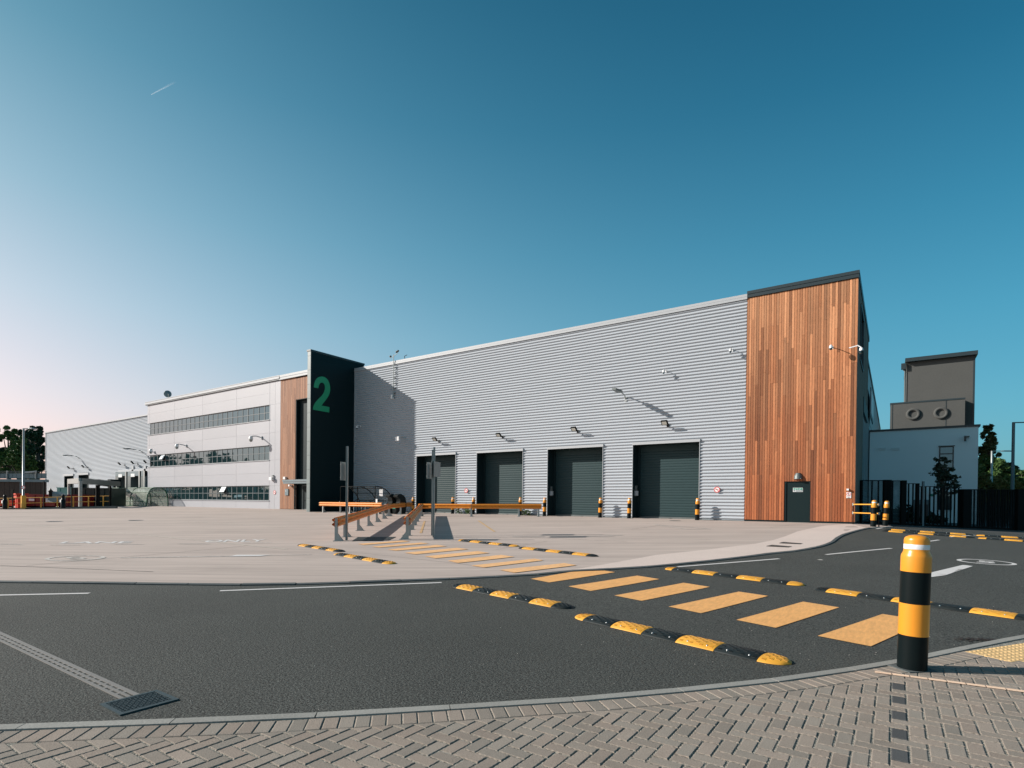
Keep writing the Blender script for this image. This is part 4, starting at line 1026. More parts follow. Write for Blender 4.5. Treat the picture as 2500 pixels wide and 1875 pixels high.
def bars(z_, xs_, yt, wpx=9, m_='black_metal'):
    for x in xs_:
        a = fx(z_, x, yt); wd = wpx/z_(1, 0)[0] if False else 0.055
        fbar('bar', a[1]-wd/2, a[1]+wd/2, gz(a[1]), a[0].z, 0.05, m_)
bars(zg, [510, 672, 1030], 140); bars(zg, [1437, 1548], 208)
bars(zg, [1760, 1866, 1972, 2080], 282); bars(zh, [100, 178, 248, 318, 405, 497, 590], 310)
bars(zh, [890, 965, 1050, 1110, 1165, 1215, 1290, 1330, 1380, 1420, 1470, 1530, 1560, 1620, 1660, 1710, 1770, 1830, 1880], 345)
s_ = fx(zg, 260, 200)[1]; e_ = fx(zg, 1240, 200)[1]; fbar('mesh_panel', s_, e_, gz(2)+0.3, fx(zg, 500, 142)[0].z, 0.02, 'mesh_panel', dn=0.06)
s_ = fx(zh, 840, 400)[1]; e_ = fx(zh, 1950, 400)[1]; fbar('mesh_panel', s_, e_, gz(7)+0.3, fx(zh, 1200, 350)[0].z, 0.02, 'mesh_panel', dn=0.06)
k = e_+0.2
while k < 16: fbar('bar', k, k+0.06, gz(8.6)-0.1, fx(zh, 1200, 345)[0].z, 0.05); k += 0.28
fbar('rail', e_+.1, 16, fx(zh, 1200, 345)[0].z-.08, fx(zh, 1200, 345)[0].z, 0.06)
for px_, dd in ((2241, 1.0), (2258, 1.4)):
    pass
gen = PZ(2250, 1250, 36); gx0, gx1 = PZ(2231, 1220, 36), PZ(2268, 1220, 36)
gb_ = thing('plant_unit', 'dark boxy plant unit standing behind the fence before the white annexe', 'plant unit', (gen.x, gen.y, 0.3))
MB().box(gx0.x, gx1.x, gen.y, gen.y+0.9, 0.2, gx0.z).build('casing', 'steel_blue', gb_); MB().box(gx0.x+.05, gx1.x-.05, gen.y-.02, gen.y, 0.5, gx0.z-.3).build('grille', 'dark_cap', gb_)
p = PZ(2271, 1209, 36); es = thing('exit_sign', 'small green and white sign on a post behind the fence', 'sign', (p.x, p.y, 0.3))
MB().tube([(p.x, p.y, 0.2), (p.x, p.y, p.z+.1)], 0.03).build('post', 'galv_dark', es); MB().box(p.x-.18, p.x+.18, p.y-.05, p.y-.03, p.z-.1, p.z+.1).build('plate', 'sign_white', es); MB().box(p.x-.02, p.x+.17, p.y-.055, p.y-.05, p.z-.08, p.z+.08).build('pictogram', 'sign_green', es)

# ================================================================== TREES
def tree(name, label, base, h, spreads, trunk_h, leafm, n, leaf, seed, group=None, trunk_r=0.2, conic=False, cat='tree'):
    rnd = random.Random(seed); t = thing(name, label, cat, tuple(base), 0, group)
    B = Vector(base); m = MB()
    top = B+Vector((rnd.uniform(-.3, .3), rnd.uniform(-.3, .3), h*0.85))
    m.tube([B-Vector((0, 0, .3)), B+Vector((0, 0, trunk_h)), B.lerp(top, 0.65), top], 0.1, 7, True, [trunk_r*1.2, trunk_r, trunk_r*0.55, 0.03])
    lobes = []
    for (dx, dy, dz, rx, rz_) in spreads:
        c = B+Vector((dx, dy, dz)); lobes.append((c, rx, rz_)); f = B+Vector((0, 0, trunk_h+0.3*(dz-trunk_h))); mid = f.lerp(c, .5)+Vector((0, 0, .15*rx))
        m.tube([f, mid, c], 0.1, 5, True, [trunk_r*0.5, trunk_r*0.3, 0.03])
    m.build('trunk', 'bark', t)
    c_ = MB(); vol = [rx*rx*rz_ for _, rx, rz_ in lobes]; tot = sum(vol)
    for (c, rx, rz_), v in zip(lobes, vol):
        nc = max(3, int(26*v/tot)+4); cl = []
        for _ in range(nc):
            d = Vector((rnd.gauss(0, 1), rnd.gauss(0, 1), rnd.gauss(0, 1))).normalized(); rr = rnd.uniform(0.55, 1.0)
            cl.append((c+Vector((d.x*rx*rr, d.y*rx*rr, d.z*rz_*rr)), rnd.uniform(.22, .42)*rx))
        k = int(n*v/tot)
        for _ in range(k):
            q, qr = rnd.choice(cl); d = Vector((rnd.gauss(0, 1), rnd.gauss(0, 1), rnd.gauss(0, .8)))
            d = d.normalized()*(rnd.random()**0.45); p = q+d*qr
            if conic: pass
            a = rnd.uniform(0, 6.283); e = rnd.uniform(-0.9, 0.9); s_ = leaf*rnd.uniform(.6, 1.4)
            u = Vector((math.cos(a)*math.cos(e), math.sin(a)*math.cos(e), math.sin(e))); v_ = u.cross(Vector((rnd.uniform(-1, 1), rnd.uniform(-1, 1), rnd.uniform(-.3, 1)))).normalized()
            c_.face([p-u*s_, p+v_*s_*.55, p+u*s_, p-v_*s_*.55])
    c_.build('crown', leafm, t); return t
def zat(py, Z): return (CP+ray(CX, py)*(Z/CAMF)).z
def broad(rnd, h, r_, n=26):
    out_ = []
    for q in range(n):
        d = Vector((rnd.gauss(0, 1), rnd.gauss(0, 1), rnd.gauss(0, 1))).normalized(); f = rnd.uniform(.45, 1.0)
        out_.append((d.x*r_*.78*f, d.y*r_*.78*f, h*(.58+.34*d.z*f), r_*rnd.uniform(.24, .40), h*rnd.uniform(.055, .10)))
    return out_
left_trees = [  # px, base depth, top py, half width px
    (-38, 112, 985, 46, 'leaf_dark', 'dark broad tree cut by the left edge of the picture'), (22, 104, 1018, 34, 'leaf', 'bushy green tree lit on its left behind the tall lamp post'),
    (62, 112, 1020, 30, 'leaf_dark', 'tall dark green tree with a knobbly top behind the lamp post'), (92, 116, 1028, 24, 'leaf_dark', 'dark tree between the lamp post and the far warehouse corner'),
    (126, 130, 1044, 22, 'leaf_dark', 'low dark tree peeping over the end of the far warehouse roof'), (50, 98, 1060, 26, 'leaf', 'lower lighter green tree in front of the dark ones by the timber wall')]
for k, (px, Z, py, hw, lm, lb) in enumerate(left_trees):
    p = PZ(px, 1215, Z); top = PZ(px, py, Z).z; h = top-0.5; r_ = hw*Z/CAMF; rnd = random.Random(k)
    sp = broad(rnd, h, r_)
    tree('tree', lb, (p.x, p.y, 0.5), h, sp, h*0.22, lm, 15000, 0.34, 100+k, 'trees behind the timber wall on the left', 0.35)
# right: a tall conifer and maples beyond the annexe
def rt(px, Z, py, hwpx, lm, lb, seed, conic=False, n=11000, leaf=0.16):
    p = PZ(px, 1240, Z); top = PZ(px, py, Z).z; h = top-0.3; r_ = hwpx*Z/CAMF; rnd = random.Random(seed); sp = []
    if conic:
        for q in range(34):
            f = q/33; a = q*2.4; rr = r_*(1.05-f*0.88); u_ = rnd.uniform(.2, .75); sp.append((math.cos(a)*rr*u_, math.sin(a)*rr*u_, h*(.12+.86*f), rr*.42+.35, h*.05))
    else: sp = broad(rnd, h, r_)
    leaf *= 1.7
    return tree('conifer_tree' if conic else 'maple_tree', lb, (p.x, p.y, 0.3), h, sp, h*.15, lm, n, leaf, seed, 'trees beyond the white annexe', .25)
rt(2412, 78, 1040, 40, 'leaf_conifer', 'tall pointed evergreen tree rising behind the right edge of the white annexe', 201, True, 14000, .17)
rt(2432, 72, 1092, 46, 'leaf', 'green tree with layered branches right of the pointed evergreen', 202, False, 14000, .16)
rt(2475, 84, 1128, 36, 'leaf_dark', 'dark low tree behind the right hand lamp post', 203)
rt(2508, 62, 1140, 30, 'leaf', 'bright green tree at the right edge of the picture', 204, False, 9000, .14)
rt(2400, 60, 1150, 26, 'leaf_warm', 'low brownish green bush tree beside the annexe corner', 205, False, 8000, .12)
rt(2446, 58, 1150, 26, 'leaf_warm', 'low yellowish green bush tree between the two right hand lamp posts', 206, False, 8000, .12)
rt(2480, 60, 1160, 24, 'leaf_warm', 'low russet tinged bush tree under the bright green tree', 207, False, 7000, .12)
rt(2386, 66, 1128, 26, 'leaf', 'green tree half hidden by the annexe corner', 208, False, 8000, .14)
# opposite woodland, mirrored in the office windows
for k in range(11):
    big = k > 2
    x = [-138, -146, -153][k] if not big else -162-(k-3)*6.5+random.uniform(-2, 2); y = [-46, -40, -33][k] if not big else -27+(k-3)*3.2+random.uniform(-3, 3); h = random.uniform(14, 16.5) if big else 6.5
    sp = [(0, 0, h*.5, 4.5, h*.42)]+[(random.uniform(-4, 4), random.uniform(-4, 4), h*random.uniform(.2, .88), 2.4, 1.8) for _ in range(8)]
    tree('tree', 'tree of the wood opposite the office', (x, y, 0), h, sp, 3, 'leaf_dark', 2600, .6, 300+k, 'wood opposite the office', .4)
# young tree at the fence
zt_ = 33.5; b_ = PZ(2302, 1290, zt_)
def yt(x, y): p = PZ(*zf(x, y), zt_); return (p.x-b_.x, p.y-b_.y, p.z-0.35)
sp = []
for x, y, rr, rv in ((905, -190, .3, .14), (985, -150, .32, .2), (880, -80, .3, .12), (950, -40, .45, .22), (1030, 10, .4, .16), (860, 50, .38, .12), (950, 70, .5, .2), (1080, 100, .4, .14), (1180, 90, .25, .12), (900, 130, .35, .12), (1010, 170, .5, .16), (1190, 250, .3, .08), (960, 210, .45, .14), (1100, 220, .4, .12), (830, 320, .28, .1), (1110, 320, .35, .1), (960, 0, .5, .3)):
    q = yt(x, y); sp.append((q[0], q[1], q[2], rr, rv))
tree('young_tree', 'young street tree with leaves darkened for shade standing behind the black fence', (b_.x, b_.y, 0.35), 4.6, sp, 1.4, 'leaf_shade', 2600, 0.075, 55, None, 0.07)
for k, (px, py, Z, rr) in enumerate(((2205, 1262, 37, 1.1), (2225, 1250, 38, 1.0), (2245, 1255, 37, .9), (2265, 1268, 36, .7), (2290, 1275, 36, .6), (2165, 1258, 38, 1.0), (2400, 1250, 44, 1.4), (2440, 1250, 44, 1.5), (2480, 1250, 44, 1.4))):
    p = PZ(px, py, Z)
    lb = ['shrub left of the dark plant unit behind the fence', 'taller shrub touching the dark plant unit', 'shrub in front of the dark plant unit', 'low shrub right of the dark plant unit', 'low shrub at the foot of the young tree', 'shrub behind the left mesh panel of the fence', 'hedge bush behind the right fence panel nearest the annexe', 'middle hedge bush behind the right fence panel', 'hedge bush behind the right fence panel nearest its end post'][k]
    tree('shrub', 'shade darkened leafy '+lb, (p.x, p.y, 0.3), rr*1.5, [(0, 0, rr*.55, rr*.8, rr*.5), (rr*.4, 0, rr*.7, rr*.5, rr*.35), (-rr*.4, .1, rr*.6, rr*.5, rr*.35)], rr*.2, 'leaf_shade', 1100, .08, 400+k, 'shrubs behind the black fence', .03, cat='shrub')
print('structures done')

# ================================================================== STREET FURNITURE
# ---- bollards
def bollard_proto():
    t = thing('bollard', '', 'bollard'); n = 28
    MB().lathe([(0.115, -0.02), (0.1155, 0.315)], n=n).build('lower_black_band', 'bollard_black', t)
    MB().lathe([(0.117, 0.313), (0.117, 0.60)], n=n).build('lower_yellow_band', 'bollard_yellow', t)
    MB().lathe([(0.1155, 0.60), (0.1155, 0.89)], n=n).build('upper_black_band', 'bollard_black', t)
    MB().lathe([(0.1165, 0.888), (0.117, 0.895), (0.117, 1.02), (0.114, 1.04), (0.102, 1.065), (0.098, 1.085), (0.098, 1.17), (0.096, 1.185), (0.088, 1.20), (0.06, 1.215), (0.03, 1.221), (0.001, 1.223)], n=n).build('cap', 'bollard_yellow', t)
    MB().lathe([(0.0985, 1.092), (0.0992, 1.095), (0.0992, 1.133), (0.0985, 1.136)], n=n).build('reflective_band', 'band_white', t)
    return t
bp_ = bollard_proto(); ub = [False]
nb = clone(bp_, ub, (0.149, 6.27, PVZ), 0, 'big yellow and black bollard in the foreground beside the pavement kerb', 'yellow and black bollards')
from mathutils import Quaternion
def lean(o, deg): o.rotation_mode = 'QUATERNION'; o.rotation_quaternion = Quaternion(FW, R(deg))
lean(nb, 1.3)
MB().prism([(-0.19, -0.02), (-.02, -.19), (.19, .02), (.02, .19)], 0.008, 0.0).build('base_plate', 'kerb_dark', nb, world=False)
bl = [(-27.60, 'bollard before the leftmost shutter, beside the two black bins'), (-26.72, None)]
bx_px = [(zoom(960, 850, 3.771)(181, 1500), 'yellow and black bollard left of the leftmost roller shutter'), (zoom(960, 850, 3.771)(546, 1525), 'yellow and black bollard right of the leftmost roller shutter'),
         (zoom(960, 850, 3.771)(736, 1525), 'yellow and black bollard left of the second roller shutter from the left'), (zoom(960, 850, 3.771)(1167, 1540), 'yellow and black bollard right of the second roller shutter from the left'),
         (zoom(960, 850, 3.771)(1391, 1548), 'yellow and black bollard left of the third shutter at the end of the long rail'), (zoom(1300, 850, 3.77)(622, 1560), 'yellow and black bollard right of the third roller shutter'),
         (zoom(1300, 850, 3.77)(888, 1565), 'yellow and black bollard left of the rightmost roller shutter'), (zoom(1300, 850, 3.77)(1515, 1585), 'yellow and black bollard right of the rightmost roller shutter')]
for p, lb in bx_px:
    q = PY(*p, 31.45); clone(bp_, ub, (q.x, 31.45, tz(q.x, 31.45)+YZ), random.uniform(0, 1), lb, 'yellow and black bollards')
for (px, py, lb, dg) in ((2131.5, 1287.3, 'leaning yellow and black bollard in front of the yellow tube rail', 2.2), (2160.5, 1285.2, 'leaning yellow and black bollard half in shade by the black gate', 3.9)):
    p = G(px, py); o_ = clone(bp_, ub, (p.x, p.y, p.z), 0.4, lb, 'yellow and black bollards'); lean(o_, dg)

# ---- speed bumps
def bump_section(L, m_, cap=0):
    W2, H = 0.17, 0.048; mb = MB(); na = 14; rows = []
    def hgt(y): u = min(1, abs(y)/W2); return H*(1-u**2.2)**0.75+0.006 if u < 1 else 0.004
    if not cap:
        for x in (0.003, 0.008, L-0.008, L-0.003):
            sh_ = 0.003 if x in (0.003, L-0.003) else 0
            rows.append([(x, W2*math.sin(-math.pi/2+math.pi*k/na), max(0.002, hgt(W2*math.sin(-math.pi/2+math.pi*k/na))-sh_)) for k in range(na+1)])
    else:
        for q in range(9):
            x = L*q/8; f = math.sqrt(max(0, 1-(q/8)**2))
            rows.append([(x, W2*f*math.sin(-math.pi/2+math.pi*k/na), max(0.002, hgt(W2*math.sin(-math.pi/2+math.pi*k/na))*(0.15+.85*f))) for k in range(na+1)])
    mb.grid(rows, True)
    mb.face([(p[0], p[1], p[2]) for p in rows[0]][::-1]+[(rows[0][0][0], rows[0][0][1], -0.01), (rows[0][-1][0], rows[0][-1][1], -0.01)][::1])
    mb.face([(rows[-1][0][0], rows[-1][0][1], -0.01)]+[tuple(p) for p in rows[-1]]+[(rows[-1][-1][0], rows[-1][-1][1], -0.01)]) if not cap else None
    # chequered treads: small groups of raised ribs
    ny, nx = 8, max(2, int(L/0.062))
    for iy in range(ny):
        y = -W2*0.86+(iy+.5)*W2*1.72/ny
        for ix in range(nx):
            if (ix+iy) % 2: continue
            x = 0.02+(ix+.5)*(L-0.04)/nx
            if cap and (x/L)**2+(y/W2)**2 > 0.74: continue
            if not cap and iy in (1,) and ix in (1, 2, nx-2, nx-3): continue
            for r_ in range(4):
                xx = x+(r_-1.5)*0.0115; f = math.sqrt(max(0.05, 1-(xx/L)**2)) if cap else 1
                z0 = hgt(min(W2, abs(y-0.014)/f)) * ((0.15+.85*f) if cap else 1); z1 = hgt(min(W2, abs(y+0.014)/f)) * ((0.15+.85*f) if cap else 1)
                mb.face([(xx-.0032, y-.014, z0+.0035), (xx+.0032, y-.014, z0+.0035), (xx+.0032, y+.014, z1+.0035), (xx-.0032, y+.014, z1+.0035)])
                mb.face([(xx-.0032, y-.015, z0-.001), (xx+.0032, y-.015, z0-.001), (xx+.0032, y-.014, z0+.0035), (xx-.0032, y-.014, z0+.0035)])
                mb.face([(xx-.0032, y+.015, z1-.001), (xx-.0032, y-.015, z0-.001), (xx-.0032, y-.014, z0+.0035), (xx-.0032, y+.014, z1+.0035)])
                mb.face([(xx+.0032, y-.015, z0-.001), (xx+.0032, y+.015, z1-.001), (xx+.0032, y+.014, z1+.0035), (xx+.0032, y-.014, z0+.0035)])
    return mb.mesh('section' if not cap else 'end_cap', m_)
SL = 0.487
sec = {c: bump_section(SL, 'rubber_yellow' if c == 'Y' else 'rubber_black') for c in 'YB'}
capm = {c: bump_section(0.25, 'rubber_yellow' if c == 'Y' else 'rubber_black', 1) for c in 'YB'}
bolt_me = MB().lathe([(0.020, 0), (0.020, 0.001), (0.0001, 0.0015)], n=10).mesh('bolt_hole', 'pit')
stud_me = MB().lathe([(0.011, 0.0015), (0.011, 0.006), (0.0001, 0.008)], n=8).mesh('bolt', 'bolt')
refl_me = MB().box(-0.028, 0.028, -0.012, 0.012, 0, 0.006).mesh('reflector', 'bolt')
def bump_row(A, B, kind, dz, label, cls='speed bumps'):
    A = Vector(A); B = Vector(B); d = (B-A); L = d.length; d.normalize(); yv = Vector((0, 0, 1)).cross(d).normalized(); zv = d.cross(yv)
    t = thing('speed_bump', label, 'speed bump', tuple(A+Vector((0, 0, dz))), 0, cls)
    t.rotation_euler = Matrix(((d.x, yv.x, zv.x), (d.y, yv.y, zv.y), (d.z, yv.z, zv.z))).to_euler()
    cs, cc = ('BYBYB', 'Y') if kind == 'A' else ('YBYBY', 'B')
    sc = L/(2*0.25+5*SL)
    o_ = put('end_cap', capm[cc], t, (0.25*sc, 0, 0), (0, 0, math.pi))
    put('end_cap', capm[cc], t, (0.25*sc+5*SL*sc, 0, 0))
    for k, c in enumerate(cs):
        x = 0.25*sc+k*SL*sc; s_ = put('section', sec[c], t, (x, 0, 0)); s_.scale = (sc, 1, 1)
        for xx in (0.12, SL-0.12):
            for sy in (-1,):
                put('bolt_hole', bolt_me, s_, (xx, sy*0.115, 0.0335), (R(26), 0, 0)); put('bolt', stud_me, s_, (xx+.012, sy*0.118, 0.0330), (R(26), 0, 0))
    return t
def bz(px, py): p = G(px, py); return p
rows_ = [((c5b(45, 628)), (1393, 1486), 'B', 0.0, 'farther speed bump of the asphalt pair left of the crossing, with black ends'),
         ((1412, 1505), (1928, 1622), 'A', 0.0, 'nearest speed bump on the asphalt left of the crossing, with yellow ends'),
         (c6b(95, 475), c6b(1345, 628), 'A', 0.0, 'speed bump on the asphalt right of the crossing starting near the yard kerb'),
         (c4b(122, 160), c4b(500, 222), 'B', YZ, 'farthest speed bump on the concrete left of the crossing, with black ends'),
         (c4b(450, 243), c4b(962, 335), 'A', YZ, 'speed bump on the concrete left of the crossing, nearer the road'),
         (c5b(82, 228), c5b(610, 285), 'A', YZ, 'speed bump on the concrete right of the crossing with one end in the sign shadow'),
         (c5b(622, 297), c5b(1322, 376), 'B', YZ, 'speed bump on the concrete right of the crossing, nearer the road')]
for a, b, kd, dz, lb in rows_: bump_row(bz(*a), bz(*b), kd, dz, lb, 'speed bumps')
a = G(*c6b(1440, 660)); b = G(2475, 1507); d = (b-a); d = d.normalized()
bump_row(a, a+d*2.93, 'B', 0, 'speed bump passing behind the big foreground bollard', 'speed bumps')
a2 = a+d*3.05; a2.z = tz(a2.x, a2.y); b2 = a2+d*2.93; b2.z = tz(b2.x, b2.y)
# far pair of rows at the crest by the black fence
fa = G(2160, 1297.5); fb = G(2500, 1322.5); dd = (fb-fa).normalized()
for k in range(3):
    p = fa+dd*(k*3.0-0.1); q = p+dd*2.93; p.z = tz(p.x, p.y); q.z = tz(q.x, q.y)
    bump_row(p, q, 'B' if k % 2 == 0 else 'A', 0, ['speed bump at the far crest, nearest the leaning bollards, front row', 'middle speed bump of the front row at the far crest', 'speed bump of the front row at the far crest cut by the right edge'][k], 'speed bumps')
fa = G(2158, 1293.2); fb = G(2490, 1314.5); dd = (fb-fa).normalized()
for k in range(3):
    p = fa+dd*(k*3.0); q = p+dd*2.93; p.z = tz(p.x, p.y); q.z = tz(q.x, q.y)
    bump_row(p, q, 'B' if k % 2 == 0 else 'A', 0, ['speed bump at the far crest, nearest the leaning bollards, back row', 'middle speed bump of the back row at the far crest', 'speed bump of the back row at the far crest cut by the right edge'][k], 'speed bumps')

# ---- yellow safety rails
WP = [(0, 0), (0.0, 0.02), (0.07, 0.055), (0.078, 0.075), (0.07, 0.10), (0.012, 0.14), (0.012, 0.17), (0.07, 0.21), (0.078, 0.235), (0.07, 0.255), (0.0, 0.29), (0, 0.31)]
def wbeam(parent, a, b, side, z0, m_='rail_yellow'):
    a = Vector(a); b = Vector(b); d = (b-a); dh = Vector((d.x, d.y)).normalized(); n = Vector((-dh.y, dh.x))*side
    m = MB(); rows = []
    for p in (a, b):
        o_ = [(p.x+n.x*(u+0.055), p.y+n.y*(u+0.055), p.z+z0+v) for u, v in WP]; i_ = [(p.x+n.x*(u+0.049), p.y+n.y*(u+0.049), p.z+z0+v) for u, v in WP]
        rows.append(o_+i_[::-1])
    m.grid(rows, False, True); m.face(rows[0]); m.face(rows[1][::-1])
    o = m.build('rail_beam', m_, parent)
    L = (b-a).length
    for f in (0.25, 0.75) if L > 2 else (0.5,):
        p = a.lerp(b, f); c = Vector((p.x+n.x*0.067, p.y+n.y*0.067, p.z+z0+0.155)); MM = Matrix.Translation(c) @ Vector((n.x, n.y, 0)).to_track_quat('Z', 'Y').to_matrix().to_4x4()
        MB().lathe([(0.04, 0), (0.04, 0.006), (0.022, 0.008), (0.022, 0.022), (0.001, 0.024)], n=10, M=MM).build('bolt', m_, o)
    return o
def rpost(parent, p, d, h, gus, m_='galv'):
    d = Vector((d[0], d[1])).normalized(); n = Vector((-d.y, d.x)); MM = Matrix(((d.x, n.x, 0, p.x), (d.y, n.y, 0, p.y), (0, 0, 1, p.z), (0, 0, 0, 1)))
    m = MB(); m.box(-0.05, 0.05, -0.05, -0.044, 0, h, MM); m.box(-0.05, 0.05, 0.044, 0.05, 0, h, MM); m.box(-0.004, 0.004, -0.044, 0.044, 0, h, MM); m.box(-0.05, -0.044, -0.044, 0.044, 0.0, h-.001, MM)
    for u in (-0.05, 0.044): m.face([MM @ Vector(q) for q in ((u, gus*0.05, 0.01), (u, gus*0.24, 0.01), (u, gus*0.05, 0.26))]); m.face([MM @ Vector(q) for q in ((u+.006, gus*0.05, 0.01), (u+.006, gus*0.05, 0.26), (u+.006, gus*0.24, 0.01))]); m.face([MM @ Vector(q) for q in ((u, gus*.24, .01), (u+.006, gus*.24, .01), (u+.006, gus*.05, .26), (u, gus*.05, .26))])
    m.box(-0.11, 0.11, min(gus*-.1, gus*.27), max(gus*-.1, gus*.27), 0, 0.015, MM)
    return m.build('post', m_, parent)
def rail_run(name, label, pts, sides, gus, h=0.80, extra=None, over=0.12):
    P = [Vector((p[0], p[1], tz(p[0], p[1])+YZ)) for p in pts]
    t = thing('safety_rail', label, 'guard rail', tuple(P[0]), 0, 'yellow safety rails of the yard')
    for i, p in enumerate(P):
        d = P[min(i+1, len(P)-1)]-P[max(i-1, 0)]
        if not (extra == 'skiplast' and i == len(P)-1): rpost(t, p, d, h, gus)
    for i in range(len(P)-1):
        a, b = P[i].copy(), P[i+1].copy(); dn = (b-a).normalized()
        if i == 0: a -= dn*over
        if i == len(P)-2: b += dn*over
        for s_ in sides: wbeam(t, a, b, s_, h-0.31+0.005)
    return t
LA = Vector((-15.80, 12.45)); LB = Vector((-27.05, 25.45)); ld = (LB-LA).normalized(); LL = (LB-LA).length
pts = [LA, LA+ld*1.6]+[LA+ld*(1.6+(LL-1.6)*k/5) for k in range(1, 6)]
rail_run('l', 'long double sided yellow rail left of the pedestrian crossing running back to the yard', [tuple(p) for p in pts], (1, -1), -1)
RA = Vector((-14.12, 14.15)); RB = Vector((-25.1, 26.4)); rd = (RB-RA).normalized(); RL = (RB-RA).length
pts = [RA, RA+rd*1.6]+[RA+rd*(1.6+(RL-1.6)*k/5) for k in range(1, 6)]
rail_run('r', 'yellow rail right of the pedestrian crossing next to the two grey sign posts', [tuple(p) for p in pts], (1, -1), 1)
c3p = [G(*c4(1465, 437)), G(*c4(1880, 436)), G(*c4(2055, 433))]
cp_ = [Vector((-25.1, 26.4))]+[Vector(p[:2]) for p in c3p]
cp_[3] = cp_[2]+(cp_[2]-cp_[1]).normalized()*1.25; 
rail_run('c', 'yellow rail running along in front of the two left roller shutters', [tuple(p) for p in cp_], (-1,), 1, over=0.18)
e_ = G(1003, 1254); q_ = Vector(e_[:2]); mid = LB.lerp(q_, 0.5)
rail_run('d', 'short yellow rail turning right from the left rail before the black bins', [tuple(LB), tuple(mid), tuple(q_)], (-1,), 1, over=0.15)
u0, u1 = Vector(G(789, 1252)[:2]), Vector(G(855, 1254)[:2]); ud = (u1-u0).normalized(); pe = Vector(G(925, 1256)[:2])
rail_run('u', 'pale lit yellow rail standing alone in front of the fin wall', [tuple(u0), tuple(u0.lerp(pe, .5)), tuple(pe)], (-1,), 1, over=0.35)

# ---- sign posts in the yard
def sign_post(label, bpx, tpx, plates, w=0.09):
    b = G(*bpx); b.z += YZ; Z = (b-CP).dot(FW); top = PZ(tpx[0], tpx[1], Z).z
    t = thing('sign_post', label, 'sign post', tuple(b))
    m = MB(); MM = Matrix.Translation(b) @ Matrix.Rotation(R(34), 4, 'Z'); H = top-b.z
    m.box(-w/2, -w/2+.012, -.05, .05, 0, H, MM); m.box(w/2-.012, w/2, -.05, .05, 0, H, MM); m.box(-w/2+.012, w/2-.012, -.006, .006, 0, H, MM); m.build('post', 'galv', t)
    for (x0, x1, y0, y1, ang) in plates:
        p0, p1 = PZ(x0, y1, Z), PZ(x1, y0, Z); c = (p0+p1)/2; app = abs((p1-p0).dot(RT)); wd = max(0.5, app/abs(math.cos(R(ang)))); wd = min(wd, 0.62); h2 = (p1.z-p0.z)/2
        M2 = Matrix.Translation((c.x, c.y, c.z)) @ Matrix.Rotation(YAW+R(ang), 4, 'Z')
        pl = MB().box(-wd/2, wd/2, -.004, .004, -h2, h2, M2).build('sign_plate', 'galv', t)
        MB().box(-wd/2+.02, wd/2-.02, .004, .03, -h2*.7-.02, -h2*.7+.02, M2).box(-wd/2+.02, wd/2-.02, .004, .03, h2*.7-.02, h2*.7+.02, M2).build('bracket', 'galv_dark', pl)
    return t
z8 = zoom(700, 1040, 5.53); zp = zoom(1010, 1060, 5.925)
sign_post('grey steel sign post in front of the near end of the left yellow rail', z8(808, 1555), z8(810, 275), [(z8(757, 0)[0], z8(800, 0)[0], z8(0, 490)[1], z8(0, 735)[1], 76)], 0.06)
sign_post('taller of the two grey sign posts right of the crossing, in front', zp(287, 1505), zp(297, 188), [(zp(270, 0)[0], zp(292, 0)[0], zp(0, 390)[1], zp(0, 635)[1], 84), (zp(312, 0)[0], zp(372, 0)[0], zp(0, 402)[1], zp(0, 620)[1], 74)], 0.06)
sign_post('shorter of the two grey sign posts right of the crossing, behind', zp(262, 1475), zp(267, 225), [(zp(205, 0)[0], zp(262, 0)[0], zp(0, 410)[1], zp(0, 645)[1], 72)], 0.045)

# ---- yellow tube rail by the cedar corner
tr_ = thing('tube_rail', 'low yellow tube barrier with galvanised joints beside the cedar corner', 'barrier', tuple(PY(2082, 1281, 31.6)))
z11 = zoom(1980, 1150, 11.06)
pA = PY(*z11(1133, 1450), 31.55); pB = PY(*z11(1832, 1495), 30.2); pA.z = tz(pA.x, pA.y)+YZ; pB.z = tz(pB.x, pB.y)+YZ
hA = PY(*z11(1133, 900), pA.y).z; 
for p in (pA, pB): MB().tube([(p.x, p.y, p.z), (p.x, p.y, hA)], 0.026, 8).build('post', 'black_metal', tr_)
for zz in (hA, hA-(PY(*z11(1133, 900), pA.y).z-PY(*z11(1133, 1128), pA.y).z)):
    MB().tube([(pA.x, pA.y, zz), (pB.x, pB.y, zz)], 0.028, 8).build('tube', 'yellow_tube', tr_)
    for p in (pA, pB): MB().lathe([(0.042, -0.06), (0.042, 0.06)], (p.x, p.y, zz), 10).build('joint', 'galv', tr_)

# ---- things on the warehouse wall
def flood():
    t = thing('floodlight', '', 'floodlight')
    MB().box(-0.06, 0.06, -0.02, 0, -0.1, 0.1).bar((0, 0, 0), (0, -0.36, 0.0), 0.045).bar((-.14, -0.34, 0), (.14, -.34, 0), 0.03).build('bracket', 'black_metal', t, False)
    MM = Matrix.Translation((0, -0.44, 0.10)) @ Matrix.Rotation(R(42), 4, 'X')
    h = MB(); h.box(-0.19, 0.19, -0.035, 0.06, -0.15, 0.15, MM)
    for k in range(6): h.box(-0.17+k*0.062, -0.155+k*0.062, 0.06, 0.09, -0.13, 0.13, MM)
    h.build('lamp_head', 'black_metal', t, False)
    MB().box(-0.14, 0.14, -0.045, -0.036, -0.10, 0.10, MM).build('lens', 'lamp_glass', t, False); return t
fp = flood(); uf = [False]; z5 = zoom(960, 850, 3.771); z6 = zoom(1300, 850, 3.77)
